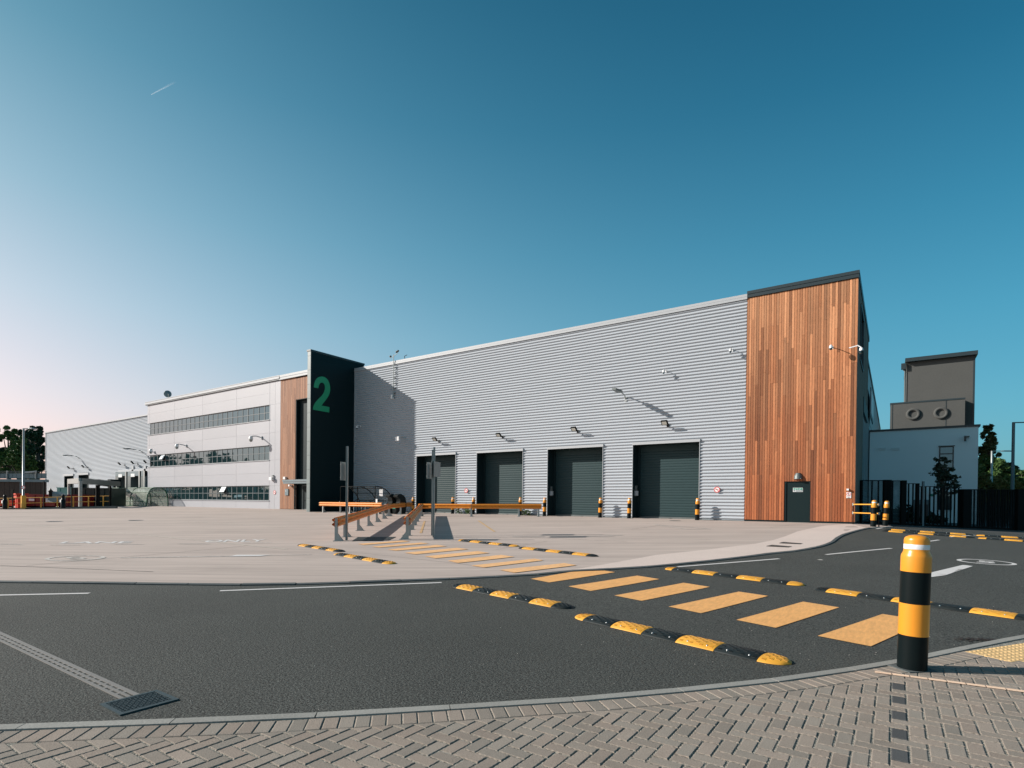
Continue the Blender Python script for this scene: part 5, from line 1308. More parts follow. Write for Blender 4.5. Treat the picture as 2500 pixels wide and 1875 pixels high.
for p, lb in ((z5(378, 842), 'black floodlight above the leftmost roller shutter'), (z5(966, 802), 'black floodlight above the second roller shutter'), (z6(378, 748), 'black floodlight above the third roller shutter'), (z6(1213, 690), 'black floodlight above the rightmost roller shutter')):
    q = PY(*p, 31.5); clone(fp, uf, (q.x+.05, WY-0.03, q.z-0.08), R(-6), lb, 'black floodlights over the shutters')
zw = zoom(0, 1130, 7.373)
for px, py, lb in ((170, 1144, 'floodlight over the left doorway of the far warehouse'), (205, 1141, 'floodlight over the right doorway of the far warehouse'), (294.5, 1135, 'floodlight left of the dock doors on the far warehouse'), (326, 1132, 'floodlight over the middle dock door of the far warehouse'), (357, 1130, 'floodlight over the dock door next to the white office')):
    q = PY(px, py, LY-.5); o_ = clone(fp, uf, (q.x, LY-.03, q.z), R(-20), 'small dark '+lb, 'black floodlights over the shutters'); o_.scale = (1.4, 1.4, 1.4)
def street_head(label, px, py, Y, L, sc=1.0):
    q = PY(px, py, Y-L); t = thing('wall_light', label, 'wall light', (q.x, Y, q.z), 0, 'streetlight style wall lamps')
    MB().tube([(0, 0, -.25*sc), (0.0, -.15*sc, -.05*sc), (0, -L*.45, .02), (0, -L*.55, .02)], 0.03*sc, 6).box(-.06*sc, .06*sc, -.02, 0, -.35*sc, -.1*sc).build('arm', 'galv', t, False)
    MB().prism([(-.10*sc, -L*.5), (.10*sc, -L*.5), (.14*sc, -L*.62-.1*sc), (.10*sc, -L-.2*sc), (-.10*sc, -L-.2*sc), (-.14*sc, -L*.62-.1*sc)], 0.09*sc, -0.02).build('lamp_head', 'galv_dark', t, False); return t
street_head('large grey wall lamp halfway up the corrugated wall', *z6(765, 388), WY, 1.5, 1.2)
street_head('curved dark wall lamp high on the left of the far warehouse', 158, 1112, LY, 1.7, 1.3)
street_head('curved dark wall lamp high on the right of the far warehouse', 306, 1096, LY, 1.9, 1.3)
def wcam(label, px, py, Y, reach=0.5, sc=1.0, drop=0.0, dome=True, side=None):
    q = PY(px, py, Y-reach); t = thing('security_camera', label, 'security camera', (q.x, Y, q.z), 0, 'security cameras')
    MB().box(-.05*sc, .05*sc, -.02, 0, .0, .14*sc).tube([(0, 0, .08*sc), (0, -reach*.5, .12*sc), (0, -reach*.9, .10*sc), (0, -reach, .05*sc)], 0.018*sc, 6).build('arm', 'sign_white', t, False)
    MB().lathe([(0.001, .06*sc), (.06*sc, .05*sc), (.075*sc, 0), (.075*sc, -.08*sc)], (0, -reach, 0), 12).build('housing', 'sign_white', t, False)
    MB().lathe([(.07*sc, -.08*sc), (.06*sc, -.13*sc), (.03*sc, -.16*sc), (.001, -.17*sc)], (0, -reach, 0), 12).build('dome', 'glass', t, False); return t
wcam('white dome camera on a curved arm high on the cedar boards', 2028.6, 846, WY-.03, 0.55, 1.05)
wcam('white dome camera on the left edge of the corrugated wall in the fin shadow', 871.5, 1042, WY-.03, 0.4, 1.3)
wcam('small camera high up near the cedar on the corrugated wall', *z6(1822, 15), WY-.03, .35, 1.0)
wcam('small camera midway up the corrugated wall above the rightmost shutter', *z6(1207, 211), WY-.03, .35, 1.0)
q = PX(2105, 852, CR_+.45); t = thing('security_camera', 'white dome camera on the shaded side of the cedar corner', 'security camera', (CR_, q.y, q.z), 0, 'security cameras')
MB().tube([(0, 0, .1), (.3, 0, .16), (.42, 0, .06)], .025, 6).build('arm', 'sign_white', t, False); MB().lathe([(.001, .06), (.065, .04), (.07, -.06)], (.42, 0, 0), 12).build('housing', 'sign_white', t, False); MB().lathe([(.1, -.08), (.06, -.17), (.001, -.19)], (.42, 0, 0), 12).build('dome', 'glass', t, False)
def gooseneck(label, hx, hy, ax, ay):
    h = PY(hx, hy, 31.0); a = PY(ax, ay, 31.98); t = thing('gooseneck_camera', label, 'security camera', (a.x, 31.98, a.z), 0, 'security cameras')
    MB().tube([a, a+Vector((-.1, -.5, .12)), h+Vector((.3, .0, .16)), h+Vector((0, 0, .12))], 0.05, 6).box(a.x-.1, a.x+.1, 31.9, 31.98, a.z-.15, a.z+.15).build('arm', 'trim_silver', t)
    MB().lathe([(.001, .2), (.16, .14), (.2, 0), (.2, -.14)], tuple(h), 12).build('housing', 'sign_white', t); MB().lathe([(.18, -.14), (.13, -.34), (.001, -.4)], tuple(h), 12).build('dome', 'galv', t)
c2o = zoom(340, 880, 4.255)
gooseneck('white dome camera on a long arm on the right half of the white office wall', *c2o(1160, 805), *c2o(1272, 803))
gooseneck('white dome camera on a long arm on the left half of the white office wall', *c2o(390, 885), *c2o(490, 888))
gooseneck('small dark dome camera at the left edge of the white office wall', *c2o(120, 935), *c2o(160, 955))
def box_on(name, label, cat, x0, y0, x1, y1, Y, d, m_):
    a, b = PY(x0, y1, Y-d), PY(x1, y0, Y-d); o_ = thing(name, label, cat, (a.x, Y, a.z)); MB().box(a.x, b.x, Y-d, Y-.02, a.z, b.z).build('housing', m_, o_); return o_
z3 = zoom(660, 830, 3.95)
o_ = box_on('wall_box', 'white box on an arm beside the fin shadow edge on the corrugated wall', 'wall box', *z3(1204, 930), *z3(1236, 972), WY-.6, 0.15, 'sign_white')
a = PY(*z3(1236, 945), 31.2); b = PY(*z3(1305, 945), 31.97); MB().tube([a, Vector((b.x, 31.5, a.z+.05)), b], .025, 6).build('arm', 'galv', o_)
z1 = zoom(640, 1100, 11.06)
box_on('wall_box', 'white box on the right of the office wall above the lower windows', 'wall box', *z1(178, 715), *z1(250, 800), WY, 0.3, 'sign_white')
box_on('sensor', 'tiny dark sensor on the office wall above the white box', 'sensor', *z1(262, 665), *z1(292, 700), WY, 0.15, 'galv_dark')
box_on('bulkhead_light', 'small white lamp on the cedar boards above the office canopy', 'wall light', *z1(562, 706), *z1(615, 775), WY, 0.2, 'sign_white')
box_on('bulkhead_light', 'small white lamp on the cedar boards under the office canopy', 'wall light', *z1(700, 920), *z1(735, 965), WY, 0.3, 'sign_white')
z88 = zoom(1740, 1150, 8.848)
q = PY(*z88(1838, 105), WY-.15); lt = thing('wall_light', 'half round metal wall light above the dark door in the cedar wall', 'wall light', (q.x, WY, q.z))
rows = []
for k in range(9):
    a = math.pi*k/8; rows.append([(q.x+.20*math.cos(a), WY-.03-.22*math.sin(a), q.z-.16), (q.x+.19*math.cos(a), WY-.03-.20*math.sin(a), q.z), (q.x+.11*math.cos(a), WY-.03-.11*math.sin(a), q.z+.15)])
m = MB(); m.grid(rows, True); m.face([r_[2] for r_ in rows]); m.build('hood', 'galv_dark', lt); MB().box(q.x-.14, q.x+.14, WY-.2, WY-.04, q.z-.15, q.z-.13).build('lens', 'lamp_glass', lt)
z11b = zoom(1980, 1150, 11.06)
box_on('sensor', 'small white box above the no entry notice on the cedar boards', 'sensor', *z11b(958, 475), *z11b(1020, 525), WY-.03, 0.14, 'sign_white')
def disc(parent, name, m_, c, r0, r1, Y, n=28):
    m = MB(); rows = [[(c[0]+r_*math.cos(2*math.pi*k/n), Y, c[1]+r_*math.sin(2*math.pi*k/n)) for k in range(n)] for r_ in (r0, r1)]; m.grid(rows[::-1], False, True); return m.build(name, m_, parent)
def rect_notice():
    a, b = PY(*z11b(952, 730), WY-.06), PY(*z11b(1085, 570), WY-.06); w_ = b.x-a.x; c = ((a.x+b.x)/2, b.z-w_*.52)
    t = thing('notice', 'white no pedestrian access notice with a red ring on the cedar boards', 'sign', (a.x, WY, a.z))
    MB().box(a.x, b.x, WY-.065, WY-.05, a.z, b.z).build('plate', 'sign_white', t)
    disc(t, 'ring', 'sign_red', c, w_*.36, w_*.45, WY-.068)
    f = MB(); f.box(c[0]-.012, c[0]+.012, WY-.0668, WY-.066, c[1]-.03, c[1]+.05); f.lathe([(.018, 0), (.018, .001)], n=8, M=Matrix.Translation((c[0], WY-.067, c[1]+.075)) @ Matrix.Rotation(R(90), 4, 'X'))
    f.bar((c[0], WY-.0668, c[1]-.03), (c[0]-.045, WY-.0668, c[1]-.09), .016, .001); f.bar((c[0], WY-.0668, c[1]-.03), (c[0]+.045, WY-.0668, c[1]-.09), .016, .001); f.bar((c[0]-.05, WY-.0668, c[1]), (c[0]+.05, WY-.0668, c[1]+.02), .014, .001); f.build('figure', 'sign_black', t)
    MB().bar((c[0]-w_*.27, WY-.0705, c[1]+w_*.27), (c[0]+w_*.27, WY-.0705, c[1]-w_*.27), w_*.07, .001, (0, 1, 0)).build('slash', 'sign_red', t)
    text_on('No pedestrian', lambda u, v: (a.x+w_*(.1+.8*u), WY-.068, a.z+.045+.03*v)).build('lettering', 'sign_black', t); text_on('access', lambda u, v: (a.x+w_*(.3+.4*u), WY-.068, a.z+.008+.03*v)).build('lettering', 'sign_black', t)
rect_notice()
def round_sign(label, px, py, r_, Y, parent=None, cx=None):
    q = PY(px, py, Y) if cx is None else cx; t = thing('round_sign', label, 'sign', (q.x, Y, q.z), 0, 'round no smoking signs')
    MB().lathe([(r_, 0), (r_, .012)], n=24, M=Matrix.Translation((q.x, q.y, q.z)) @ Matrix.Rotation(R(90), 4, 'X')).build('plate', 'sign_white', t)
    disc(t, 'ring', 'sign_red', (q.x, q.z), r_*.74, r_*.97, q.y-.014)
    MB().box(q.x-r_*.5, q.x+r_*.3, q.y-.0145, q.y-.013, q.z-r_*.12, q.z+r_*.06).box(q.x+.35*r_, q.x+.5*r_, q.y-.0145, q.y-.013, q.z-r_*.12, q.z+r_*.06).bar((q.x+.3*r_, q.y-.0137, q.z+.15*r_), (q.x+.1*r_, q.y-.0137, q.z+.4*r_), .08*r_, .001).build('cigarette', 'sign_black', t)
    MB().bar((q.x-r_*.58, q.y-.0165, q.z+r_*.58), (q.x+r_*.58, q.y-.0165, q.z-r_*.58), r_*.17, .002, (0, 1, 0)).build('slash', 'sign_red', t); return t
round_sign('red ringed no smoking sign on the corrugated wall right of the rightmost shutter', *z88(92, 402), .165, WY-.07)
round_sign('red ringed no smoking sign between the two left roller shutters', *z5(672, 1311), .165, WY-.07)
round_sign('faint round sign on the white office wall beside the cedar return', *z1(338, 1130), .2, WY-.02)
# fire exit notice on the door
a, b = PY(*zoom(1920, 1180, 31.6)(505, 660), WY+.02), PY(*zoom(1920, 1180, 31.6)(1268, 345), WY+.02)
nt_ = thing('door_notice', 'green and white Fire exit Keep clear notice on the dark door', 'sign', (a.x, WY, a.z)); w_, h_ = b.x-a.x, b.z-a.z
MB().box(a.x, b.x, WY+.02, WY+.028, a.z, b.z).build('plate', 'sign_white', nt_)
MB().box(a.x+.26*w_, b.x-.03*w_, WY+.016, WY+.019, a.z+.53*h_, b.z-.06*h_).build('green_band', 'sign_green', nt_); MB().box(a.x+.26*w_, b.x-.03*w_, WY+.016, WY+.019, a.z+.08*h_, a.z+.50*h_).build('blue_band', 'steel_blue', nt_)
MB().box(a.x+.04*w_, a.x+.22*w_, WY+.016, WY+.019, a.z+.55*h_, b.z-.08*h_).build('pictogram', 'sign_green', nt_); disc(nt_, 'pictogram', 'steel_blue', (a.x+.13*w_, a.z+.29*h_), .001, .2*h_, WY+.017)
text_on('Fire exit', lambda u, v: (a.x+w_*(.36+.48*u), WY+.013, a.z+h_*(.62+.24*v))).build('lettering', 'sign_white', nt_); text_on('Keep clear', lambda u, v: (a.x+w_*(.30+.60*u), WY+.013, a.z+h_*(.18+.24*v))).build('lettering', 'sign_white', nt_)
# weather mast
zt3 = zoom(660, 830, 3.95); a = PY(*zt3(1187, 555), 31.9); b = PY(*zt3(1190, 140), 31.85)
ms = thing('weather_mast', 'thin weather mast with cup sensors rising above the corrugated wall', 'mast', (a.x, 31.9, a.z)); X = (a.x+b.x)/2
MB().tube([(X, 31.85, a.z), (X, 31.85, b.z)], .03, 6).build('pole', 'galv', ms)
z = a.z+.3
while z < 12.6: MB().box(X-.02, X+.16, 31.86, 31.96, z, z+.04).build('bracket', 'galv_dark', ms); z += 0.42
MB().bar((X-.35, 31.85, b.z-.25), (X+.5, 31.85, b.z+.05), .03).build('cross_arm', 'galv_dark', ms)
for dx, dz in ((-.35, -.12), (.35, .14), (.5, .2)): MB().lathe([(.001, .1), (.09, .06), (.1, 0), (.05, -.06), (.001, -.08)], (X+dx, 31.85, b.z+dz), 8).build('sensor', 'galv_dark', ms)
MB().box(X-.18, X-.02, 31.75, 31.95, a.z-.1, a.z+.22).build('control_box', 'sign_white', ms)
MB().tube([(X+.9, 32.2, 12.83), (X+.9, 32.2, 13.15), (X+1.15, 32.2, 13.2)], .03, 6).build('vent', 'galv_dark', ms)
# satellite dish on the office roof
d0 = PY(409, 962, 34); ds = thing('satellite_dish', 'round grey satellite dish on the white office roof', 'satellite dish', (d0.x, 34, 13.5))
MM = Matrix.Translation(d0) @ Vector((-.80, .45, .25)).to_track_quat('Z', 'Y').to_matrix().to_4x4()
MB().lathe([(.001, 0), (.25, .04), (.42, .12), (.44, .14), (.42, .13), (.25, .06), (.001, .03)], n=24, M=MM).build('dish', 'steel_blue', ds)
MB().tube([(d0.x+.3, 34, 13.4), (d0.x+.3, 34, d0.z-.1), (d0.x+.1, 34.0, d0.z)], .05, 6).build('mount', 'galv_dark', ds)

# ---- dark cycle shelter and two hooded bins in front of the corrugated wall
def hoop_shelter(name, label, xs_, y0, y1, zg_, H, m_frame, m_skin, vertical_front=True, full=False, r_=0.03):
    t = thing('cycle_shelter', label, 'cycle shelter', (xs_[0], (y0+y1)/2, zg_)); W_ = y1-y0
    def arc(x, k0=0, k1=1, n=14):
        pts = []
        for k in range(n+1):
            a = (k0+(k1-k0)*k/n)
            if full: th = math.pi*a; pts.append(Vector((x, (y0+y1)/2-W_/2*math.copysign(abs(math.cos(th))**.75, math.cos(th)), zg_+H*math.sin(th)**.62)))
            else: th = math.pi/2*a; pts.append(Vector((x, y0+W_*math.sin(th), zg_+H*math.cos(th)**.8)))
        return pts
    for x in xs_:
        MB().tube(arc(x), r_, 6).build('hoop', m_frame, t)
        if not full: MB().tube([(x, y0, zg_), (x, y0, zg_+H)], r_, 6).build('post', m_frame, t); MB().tube([(x, y0, zg_+.0), (x, y1-.1*W_, zg_+H*.55)], r_*.7, 6).build('brace', m_frame, t)
    for k, a in enumerate(zip(xs_, xs_[1:])):
        m = MB(); pts0, pts1 = arc(a[0]+r_), arc(a[1]-r_); m.grid([pts0, pts1], True); m.grid([[p+Vector((0, 0, .006)) for p in pts0], [p+Vector((0, 0, .006)) for p in pts1]], True); m.build('roof_sheet', m_skin, t)
    for q in ((.0, .25, .5, .75, 1.0) if not full else (.04, .22, .5, .78, .96)):
        a = arc(xs_[0], q, q, 1)[0]; b = arc(xs_[-1], q, q, 1)[0]; MB().tube([a, b], r_*.8, 6).build('purlin', m_frame, t)
    return t
sy = 28.9; sh_x = [PY(px, 1187, sy).x for px in (832, 873, 916)]; shH = PY(874, 1187.5, sy).z-GZ
hs_ = hoop_shelter('', 'small dark framed cycle shelter with clear curved roof between fin wall and bins', sh_x, sy, sy+2.0, GZ, shH, 'black_metal', 'polycarb_dark', r_=.035)
for k in range(9): MB().tube([(sh_x[0]+.5+k*.45, sy+.5, GZ), (sh_x[0]+.5+k*.45, sy+.5, GZ+.55), (sh_x[0]+.5+k*.45, sy+1.0, GZ+.55), (sh_x[0]+.5+k*.45, sy+1.0, GZ)], .02, 5).build('cycle_rack', 'galv_dark', hs_)
q = PY(930, 1203, sy+1.2); MB().box(q.x-.2, q.x+.2, sy+1.2, sy+1.22, q.z-.26, q.z+.26).build('notice', 'sign_white', hs_)
q = PY(*zoom(800, 1180, 7.9)(945, 345), sy-.1); MB().box(q.x-.09, q.x+.09, sy-.12, sy-.1, q.z-.17, q.z+.17).build('notice', 'sign_white', hs_)
for px, py, lb in ((831.5, 1222, 'dark ashtray post left of the dark cycle shelter'), (909, 1226, 'round topped dark post right of the dark cycle shelter')):
    q = PY(px, 1248, 28.3); t = thing('ash_post', lb, 'post', (q.x, 28.3, GZ)); zt = PY(px, py, 28.3).z
    MB().tube([(q.x, 28.3, GZ), (q.x, 28.3, zt-.35)], .06, 8).build('post', 'galv', t); MB().lathe([(.10, 0), (.13, .05), (.13, .28), (.1, .36), (.001, .4)], (q.x, 28.3, zt-.4), 12).build('head', 'plastic_black', t)
def hooded_bin(label, px, band, Y=28.9):
    q = PY(px, 1250, Y); x = q.x; zt = PY(px, 1206, Y).z-GZ; t = thing('hooded_bin', label, 'litter bin', (x, Y, GZ)); W_ = .46; ang = R(-20)
    prof = [(-.32, .02), (.34, .02), (.40, .5), (.40, zt*.55), (.34, zt*.8), (.20, zt*.93), (.0, zt), (-.14, zt*.985), (-.24, zt*.93), (-.30, zt*.86), (-.12, zt*.80), (-.05, zt*.62), (-.10, zt*.52), (-.36, zt*.44), (-.37, .5)]
    MM = Matrix.Translation((x, Y, GZ)) @ Matrix.Rotation(R(-25), 4, 'Z'); m = MB(); L_ = [MM @ Vector((-W_, a, b)) for a, b in prof]; R_ = [MM @ Vector((W_, a, b)) for a, b in prof]
    m.grid([L_+L_[:1], R_+R_[:1]], True); m.face(L_[::-1]); m.face(R_); m.build('body', 'plastic_black', t)
    MB().box(-W_*.7, W_*.7, -.385, -.365, zt*.26, zt*.42, MM).build('label_panel', band, t); MB().box(-W_*.8, W_*.8, -.4, -.34, zt*.46, zt*.485, MM).build('lip', 'galv', t); return t
hooded_bin('black hooded bin with a red panel beside the dark cycle shelter', 954.5, 'sign_red', 28.7)
hooded_bin('black hooded bin with a green panel nearer the leftmost shutter', 973.5, 'sign_green', 28.5)
for k, (px, py) in enumerate(((1120, 1258), (1140, 1258), (1275, 1258), (1288, 1260))):
    q = PY(px, py, 31.7); tree('weed', ['green weed tuft at the wall foot left of the second shutter', 'smaller green weed tuft beside the bollard at the second shutter', 'tall green weed at the wall foot between second and third shutters', 'low green weed under the end of the long yellow rail'][k], (q.x, 31.7, GZ), .5, [(0, 0, .25, .22, .2), (.2, 0, .15, .15, .12)], .05, 'leaf', 160, .05, 500+k, 'weeds at the wall foot', .01, cat='weed')
for (x0, x1) in ((zoom(960, 850, 3.771)(590, 0)[0], zoom(960, 850, 3.771)(700, 0)[0]), (zoom(960, 850, 3.771)(1250, 0)[0], zoom(960, 850, 3.771)(1345, 0)[0])):
    pass

# ---- green hooped shelter by the office
gy = 29.4; gx = [PY(px, 1236, gy+2.2).x for px in (296, 322, 367, 408)]; gx = [gx[0]]+gx[1:]
gH = PY(360, 1190.5, gy+1.1).z-.55
gs = hoop_shelter('', 'long green hooped cycle shelter with clear cover in front of the white office', gx, gy, gy+2.3, .55, gH, 'green_hoop', 'polycarb', full=True, r_=.06)
for px in (275, 291, 304): 
    x = PY(px, 1236, gy).x; MB().tube([(x, gy, .5), (x, gy, .5+gH)], .05, 6).build('post', 'green_hoop', gs)
for k in range(12): x = gx[1]+k*(gx[-1]-gx[1])/12; MB().tube([(x, gy+.6, .5), (x, gy+.6, 1.4), (x, gy+1.5, 1.4), (x, gy+1.5, .5)], .03, 5).build('cycle_rack', 'galv', gs)
m = MB(); x = PY(275, 1236, gy).x; m.box(x, gx[0], gy, gy+.02, .6, .5+gH).box(x, x+.02, gy+.02, gy+2.2, .6, .3+gH); m.build('side_sheet', 'polycarb', gs)
m = MB(); m.box(gx[0], gx[-1], gy-.03, gy+.03, .5, .68); m.build('base_rail', 'green_hoop', gs)

# ---- left yard: railing, skips, gantry, lamp post
def yz(px, base_py): p = G(px, base_py); return (p-CP).dot(FW)
def P3(px, py, Z): return PZ(px, py, Z)
ZF = 57.0
def zb(px): return 1243.5-(px)*0.022
hr = thing('tube_railing', 'yellow tube handrail in front of the red skips and green compactor', 'railing', tuple(P3(60, 1243, ZF)))
hz = 1.12
def fpos(px, Z=ZF): p = P3(px, zb(px), Z); return Vector((p.x, p.y, p.z))
pp = [fpos(px) for px in (-60, 20, 100, 140, 179, 216, 252, 268)]
for p in pp: MB().tube([p, p+Vector((0, 0, hz))], .055, 6).build('post', 'yellow_tube', hr)
for zz in (hz, hz*.52):
    for a, b in zip(pp, pp[1:]): MB().tube([a+Vector((0, 0, zz)), b+Vector((0, 0, zz))], .032, 6).build('tube', 'yellow_tube', hr)
fk = thing('kerb_wall', 'low dark kerb line at the foot of the left railing', 'kerb', tuple(fpos(60)))
for a, b in zip([-80, 0, 60, 120, 180, 240], [0, 60, 120, 180, 240, 285]):
    A_, B_ = fpos(a, ZF-.6), fpos(b, ZF-.6); MB().bar(A_+Vector((0, 0, -.12)), B_+Vector((0, 0, -.12)), .3, .42).build('kerb_stone', 'kerb_dark', fk)
mf = thing('mesh_fence', 'tall thin black post fence in front of the red skips', 'fence', tuple(fpos(107, ZF-.3)))
for px, ty in ((31, 1195), (107, 1175), (175, 1190), (236, 1184), (241, 1184), (269, 1186)):
    p = fpos(px, ZF-.3); MB().bar(p, Vector((p.x, p.y, P3(px, ty, ZF-.3).z)), .09 if px < 200 else .16, .09 if px < 200 else .16).build('post', 'black_metal', mf)
a, b = P3(241, 1184.5, ZF-.3), P3(269, 1187, ZF-.3); MB().bar(a, b, .1).build('rail', 'black_metal', mf)
def lit_bin(label, px, ty, Z=ZF-1.2):
    p = fpos(px, Z); zt = P3(px, ty, Z).z; t = thing('litter_bin', label, 'litter bin', tuple(p), 0, 'black litter bins on the left'); r_ = .2
    MB().lathe([(r_, 0), (r_*1.05, (zt-p.z)*.62), (r_*.7, (zt-p.z)*.66), (r_*.7, (zt-p.z)*.86), (r_*.75, (zt-p.z)*.9), (r_*.4, (zt-p.z)), (.001, zt-p.z)], tuple(p), 14).build('body', 'plastic_black', t)
    MB().box(p.x-.17, p.x+.12, p.y-r_*1.15, p.y-r_*.95, p.z+(zt-p.z)*.42, p.z+(zt-p.z)*.6).build('label_panel', 'sign_white', t)
lit_bin('black litter bin at the far left before the orange skip', 12, 1208); lit_bin('black litter bin in front of the red skip next to the big lettering', 154, 1207)
# containers, aligned with the buildings
def skip(label, px0, px1, top, Z, m_, depth=2.4, name='skip'):
    a, b = P3(px0, zb(px0)-1, Z), P3(px1, zb(px1)-1, Z); zt = P3(px0, top, Z).z; zt2 = P3(px1, top, Z).z; t = thing(name, label, 'skip', (a.x, a.y, .4))
    d = Vector((b.x-a.x, b.y-a.y)); L_ = d.length; d.normalize(); n = Vector((-d.y, d.x)); MM = Matrix(((d.x, n.x, 0, a.x), (d.y, n.y, 0, a.y), (0, 0, 1, .45), (0, 0, 0, 1))); H = zt-.45
    m = MB(); m.box(0, L_, 0, depth, .12, H-.1, MM); m.build('body', m_, t)
    m = MB(); m.box(-.05, L_+.05, -.06, depth+.06, H-.1, H, MM); m.build('rim', m_, t)
    m = MB(); k = .3
    while k < L_: m.box(k, k+.1, -.07, 0, .12, H-.1, MM); k += 1.1
    m.build('ribs', m_, t)
    m = MB(); m.box(.2, L_-.2, .2, .4, -.05, .12, MM); m.build('skids', 'black_metal', t)
    return t, MM, L_, H
s1, MM, L_, H = skip('long dark red skip with large pale lettering behind the yellow handrail', 52, 134, 1206, 61, 'red_paint')
k0 = (P3(113, 1225, 61)-P3(52, 1225, 61)).length
text_on('Biffa', lambda u, v: MM @ Vector((k0+u*1.15, -.09, .55+v*.42)), .04).build('lettering', 'sign_white', s1)
MB().box(L_*.24, L_*.24+.6, -.09, -.071, H-.75, H-.5, MM).build('label_panel', 'sign_white', s1)
s2, MM2, L2, H2 = skip('second dark red skip right of the lettered one', 135, 190, 1207, 61.5, 'red_paint')
s3, MM3, L3, H3 = skip('bright orange low skip at the far left edge', -30, 30, 1221, 59.5, 'orange_paint')
t = thing('orange_machine', 'bright red orange machine arm standing beside the lamp post', 'machine', tuple(P3(44, 1240, 59)))
a = P3(37, 1240, 59); MB().box(a.x, a.x+.25, a.y, a.y+.6, a.z, P3(37, 1216, 59).z).box(a.x+.5, a.x+.75, a.y, a.y+.6, a.z, P3(37, 1216, 59).z).build('legs', 'orange_paint', t)
MB().box(a.x-.1, a.x+.85, a.y-.1, a.y+.8, P3(37, 1216, 59).z, P3(37, 1210, 59).z).box(a.x-.3, a.x+.75, a.y-.15, a.y+.9, P3(37, 1208, 59).z, P3(37, 1204.5, 59).z).box(a.x+.2, a.x+.45, a.y, a.y+.5, P3(37, 1210, 59).z, P3(37, 1208, 59).z).build('head', 'orange_paint', t)
t = thing('compactor_hopper', 'dark tilted hopper with a small funnel resting over the red skip', 'hopper', tuple(P3(130, 1225, 60)))
Zh = 59.6; q4 = [P3(116, 1220.5, Zh), P3(133, 1227.5, Zh), P3(142, 1207.5, Zh), P3(124, 1200, Zh)]; dv = Vector((-.3, .9, 0))
m = MB(); m.face(q4); m.face([p+dv for p in q4][::-1])
for i in range(4): j = (i+1) % 4; m.face([q4[i], q4[j], q4[j]+dv, q4[i]+dv])
m.build('hopper', 'steel_blue', t)
c = P3(123.5, 1201, Zh); MB().lathe([(.16, -.6), (.16, 0), (.24, .05), (.12, .2), (.02, .42)], tuple(c), 10).build('funnel', 'plastic_black', t)
s4, MM4, L4, H4 = skip('pale teal container behind the red skips', 139, 176, 1189.5, 66, 'teal_panel', name='container')
s5, MM5, L5, H5 = skip('long very dark green compactor container behind the yellow handrail', 176, 272, 1190.5, 64, 'green_dark', name='container')
MB().box(L5*.55, L5*.55+.35, -.09, -.071, H5-1.2, H5-.8, MM5).build('label_panel', 'galv_dark', s5)
# gantry
gt = thing('steel_gantry', 'grey steel gantry frame spanning toward the dock doors', 'gantry', tuple(P3(195, 1240, 58)))
a = P3(196, zb(196), 58); at0 = P3(196, 1174, 58); MB().bar(a, Vector((a.x, a.y, at0.z)), .26).build('column', 'galv', gt)
b = P3(168, 1236, 64); bt = P3(168, 1173, 64); MB().bar(b, Vector((b.x, b.y, bt.z)), .22).build('column', 'galv', gt)
e = PY(291, 1172, 31.0); A0 = Vector((a.x, a.y, at0.z)); B0 = Vector((b.x, b.y, A0.z+.1))
MB().bar(A0, B0, .3, .55).build('beam', 'galv', gt); MB().bar(A0, Vector((e.x, e.y, A0.z+.1)), .3, .6).build('beam', 'galv_dark', gt)
MB().bar(Vector((e.x-.5, e.y, .5)), Vector((e.x-.5, e.y, A0.z)), .26).build('column', 'galv_dark', gt)
x0, x1 = PY(275.5, 1190, 31.5).x, PY(283, 1190, 31.5).x; dk = thing('dock_leg', 'dark dock lift housing left of the dock doors', 'dock housing', (x0, 31.5, .5)); MB().box(x0, x1, 30.9, 32.1, .5, PY(280, 1170, 31).z).build('casing', 'door_dark', dk); MB().tube([(x1+.3, 31, .5), (x1+.3, 31, PY(284, 1174, 31).z)], .12, 6).build('pipe', 'trim_silver', dk)
# lamp posts
def lamp_post(label, bx, by, tx, ty, Z, arm, r_=.08, dark=False, guard=False, sign=False):
    b = P3(bx, by, Z); tp = P3(tx, ty, Z); t = thing('lamp_post', label, 'lamp post', tuple(b), 0, 'lamp posts'); H = tp.z-b.z; mm = 'galv_dark' if dark else 'galv'
    MB().tube([b, b+Vector((0, 0, 1.1)), b+Vector((0, 0, 1.12)), b+Vector((0, 0, H))], .1, 10, True, [r_*1.5, r_*1.5, r_, r_*.9]).build('column', mm, t)
    d = RT*1.0; d.z = 0; d.normalize(); p = b+Vector((0, 0, H-.03))
    MB().bar(p, p+d*arm*.45+Vector((0, 0, .03)), .07).build('arm', mm, t)
    u = Vector((-d.y, d.x, 0)); c = p+d*arm*.45
    m = MB(); w_ = .16; rows = []
    for f, ww, hh in ((0, .5, .08), (.15, .9, .1), (.6, 1, .1), (1, .6, .04)): cc = c+d*arm*.6*f; rows.append([cc-u*w_*ww+Vector((0, 0, -.02)), cc-u*w_*ww*.8+Vector((0, 0, hh)), cc+u*w_*ww*.8+Vector((0, 0, hh)), cc+u*w_*ww+Vector((0, 0, -.02))])
    m.grid(rows, False, True); m.face(rows[0]); m.face(rows[-1][::-1]); m.build('lamp_head', mm, t)
    if guard: MB().box(b.x-.17, b.x+.17, b.y-.17, b.y+.17, b.z, b.z+1.3).build('guard', 'yellow_tube', t)
    return t
lamp_post('tall lamp post on the far left with a yellow guard at its foot', 57, 1241.5, 57.8, 1046, 56, 1.15, .10, guard=True)
lamp_post('tall lamp post at the right edge against the sky', 2470, 1290, 2473, 1031, 38, 2.1, .095, dark=True)
lamp_post('smaller distant lamp post before the trees right of the annexe', 2419, 1262, 2422, 1101, 62, 2.3, .11)
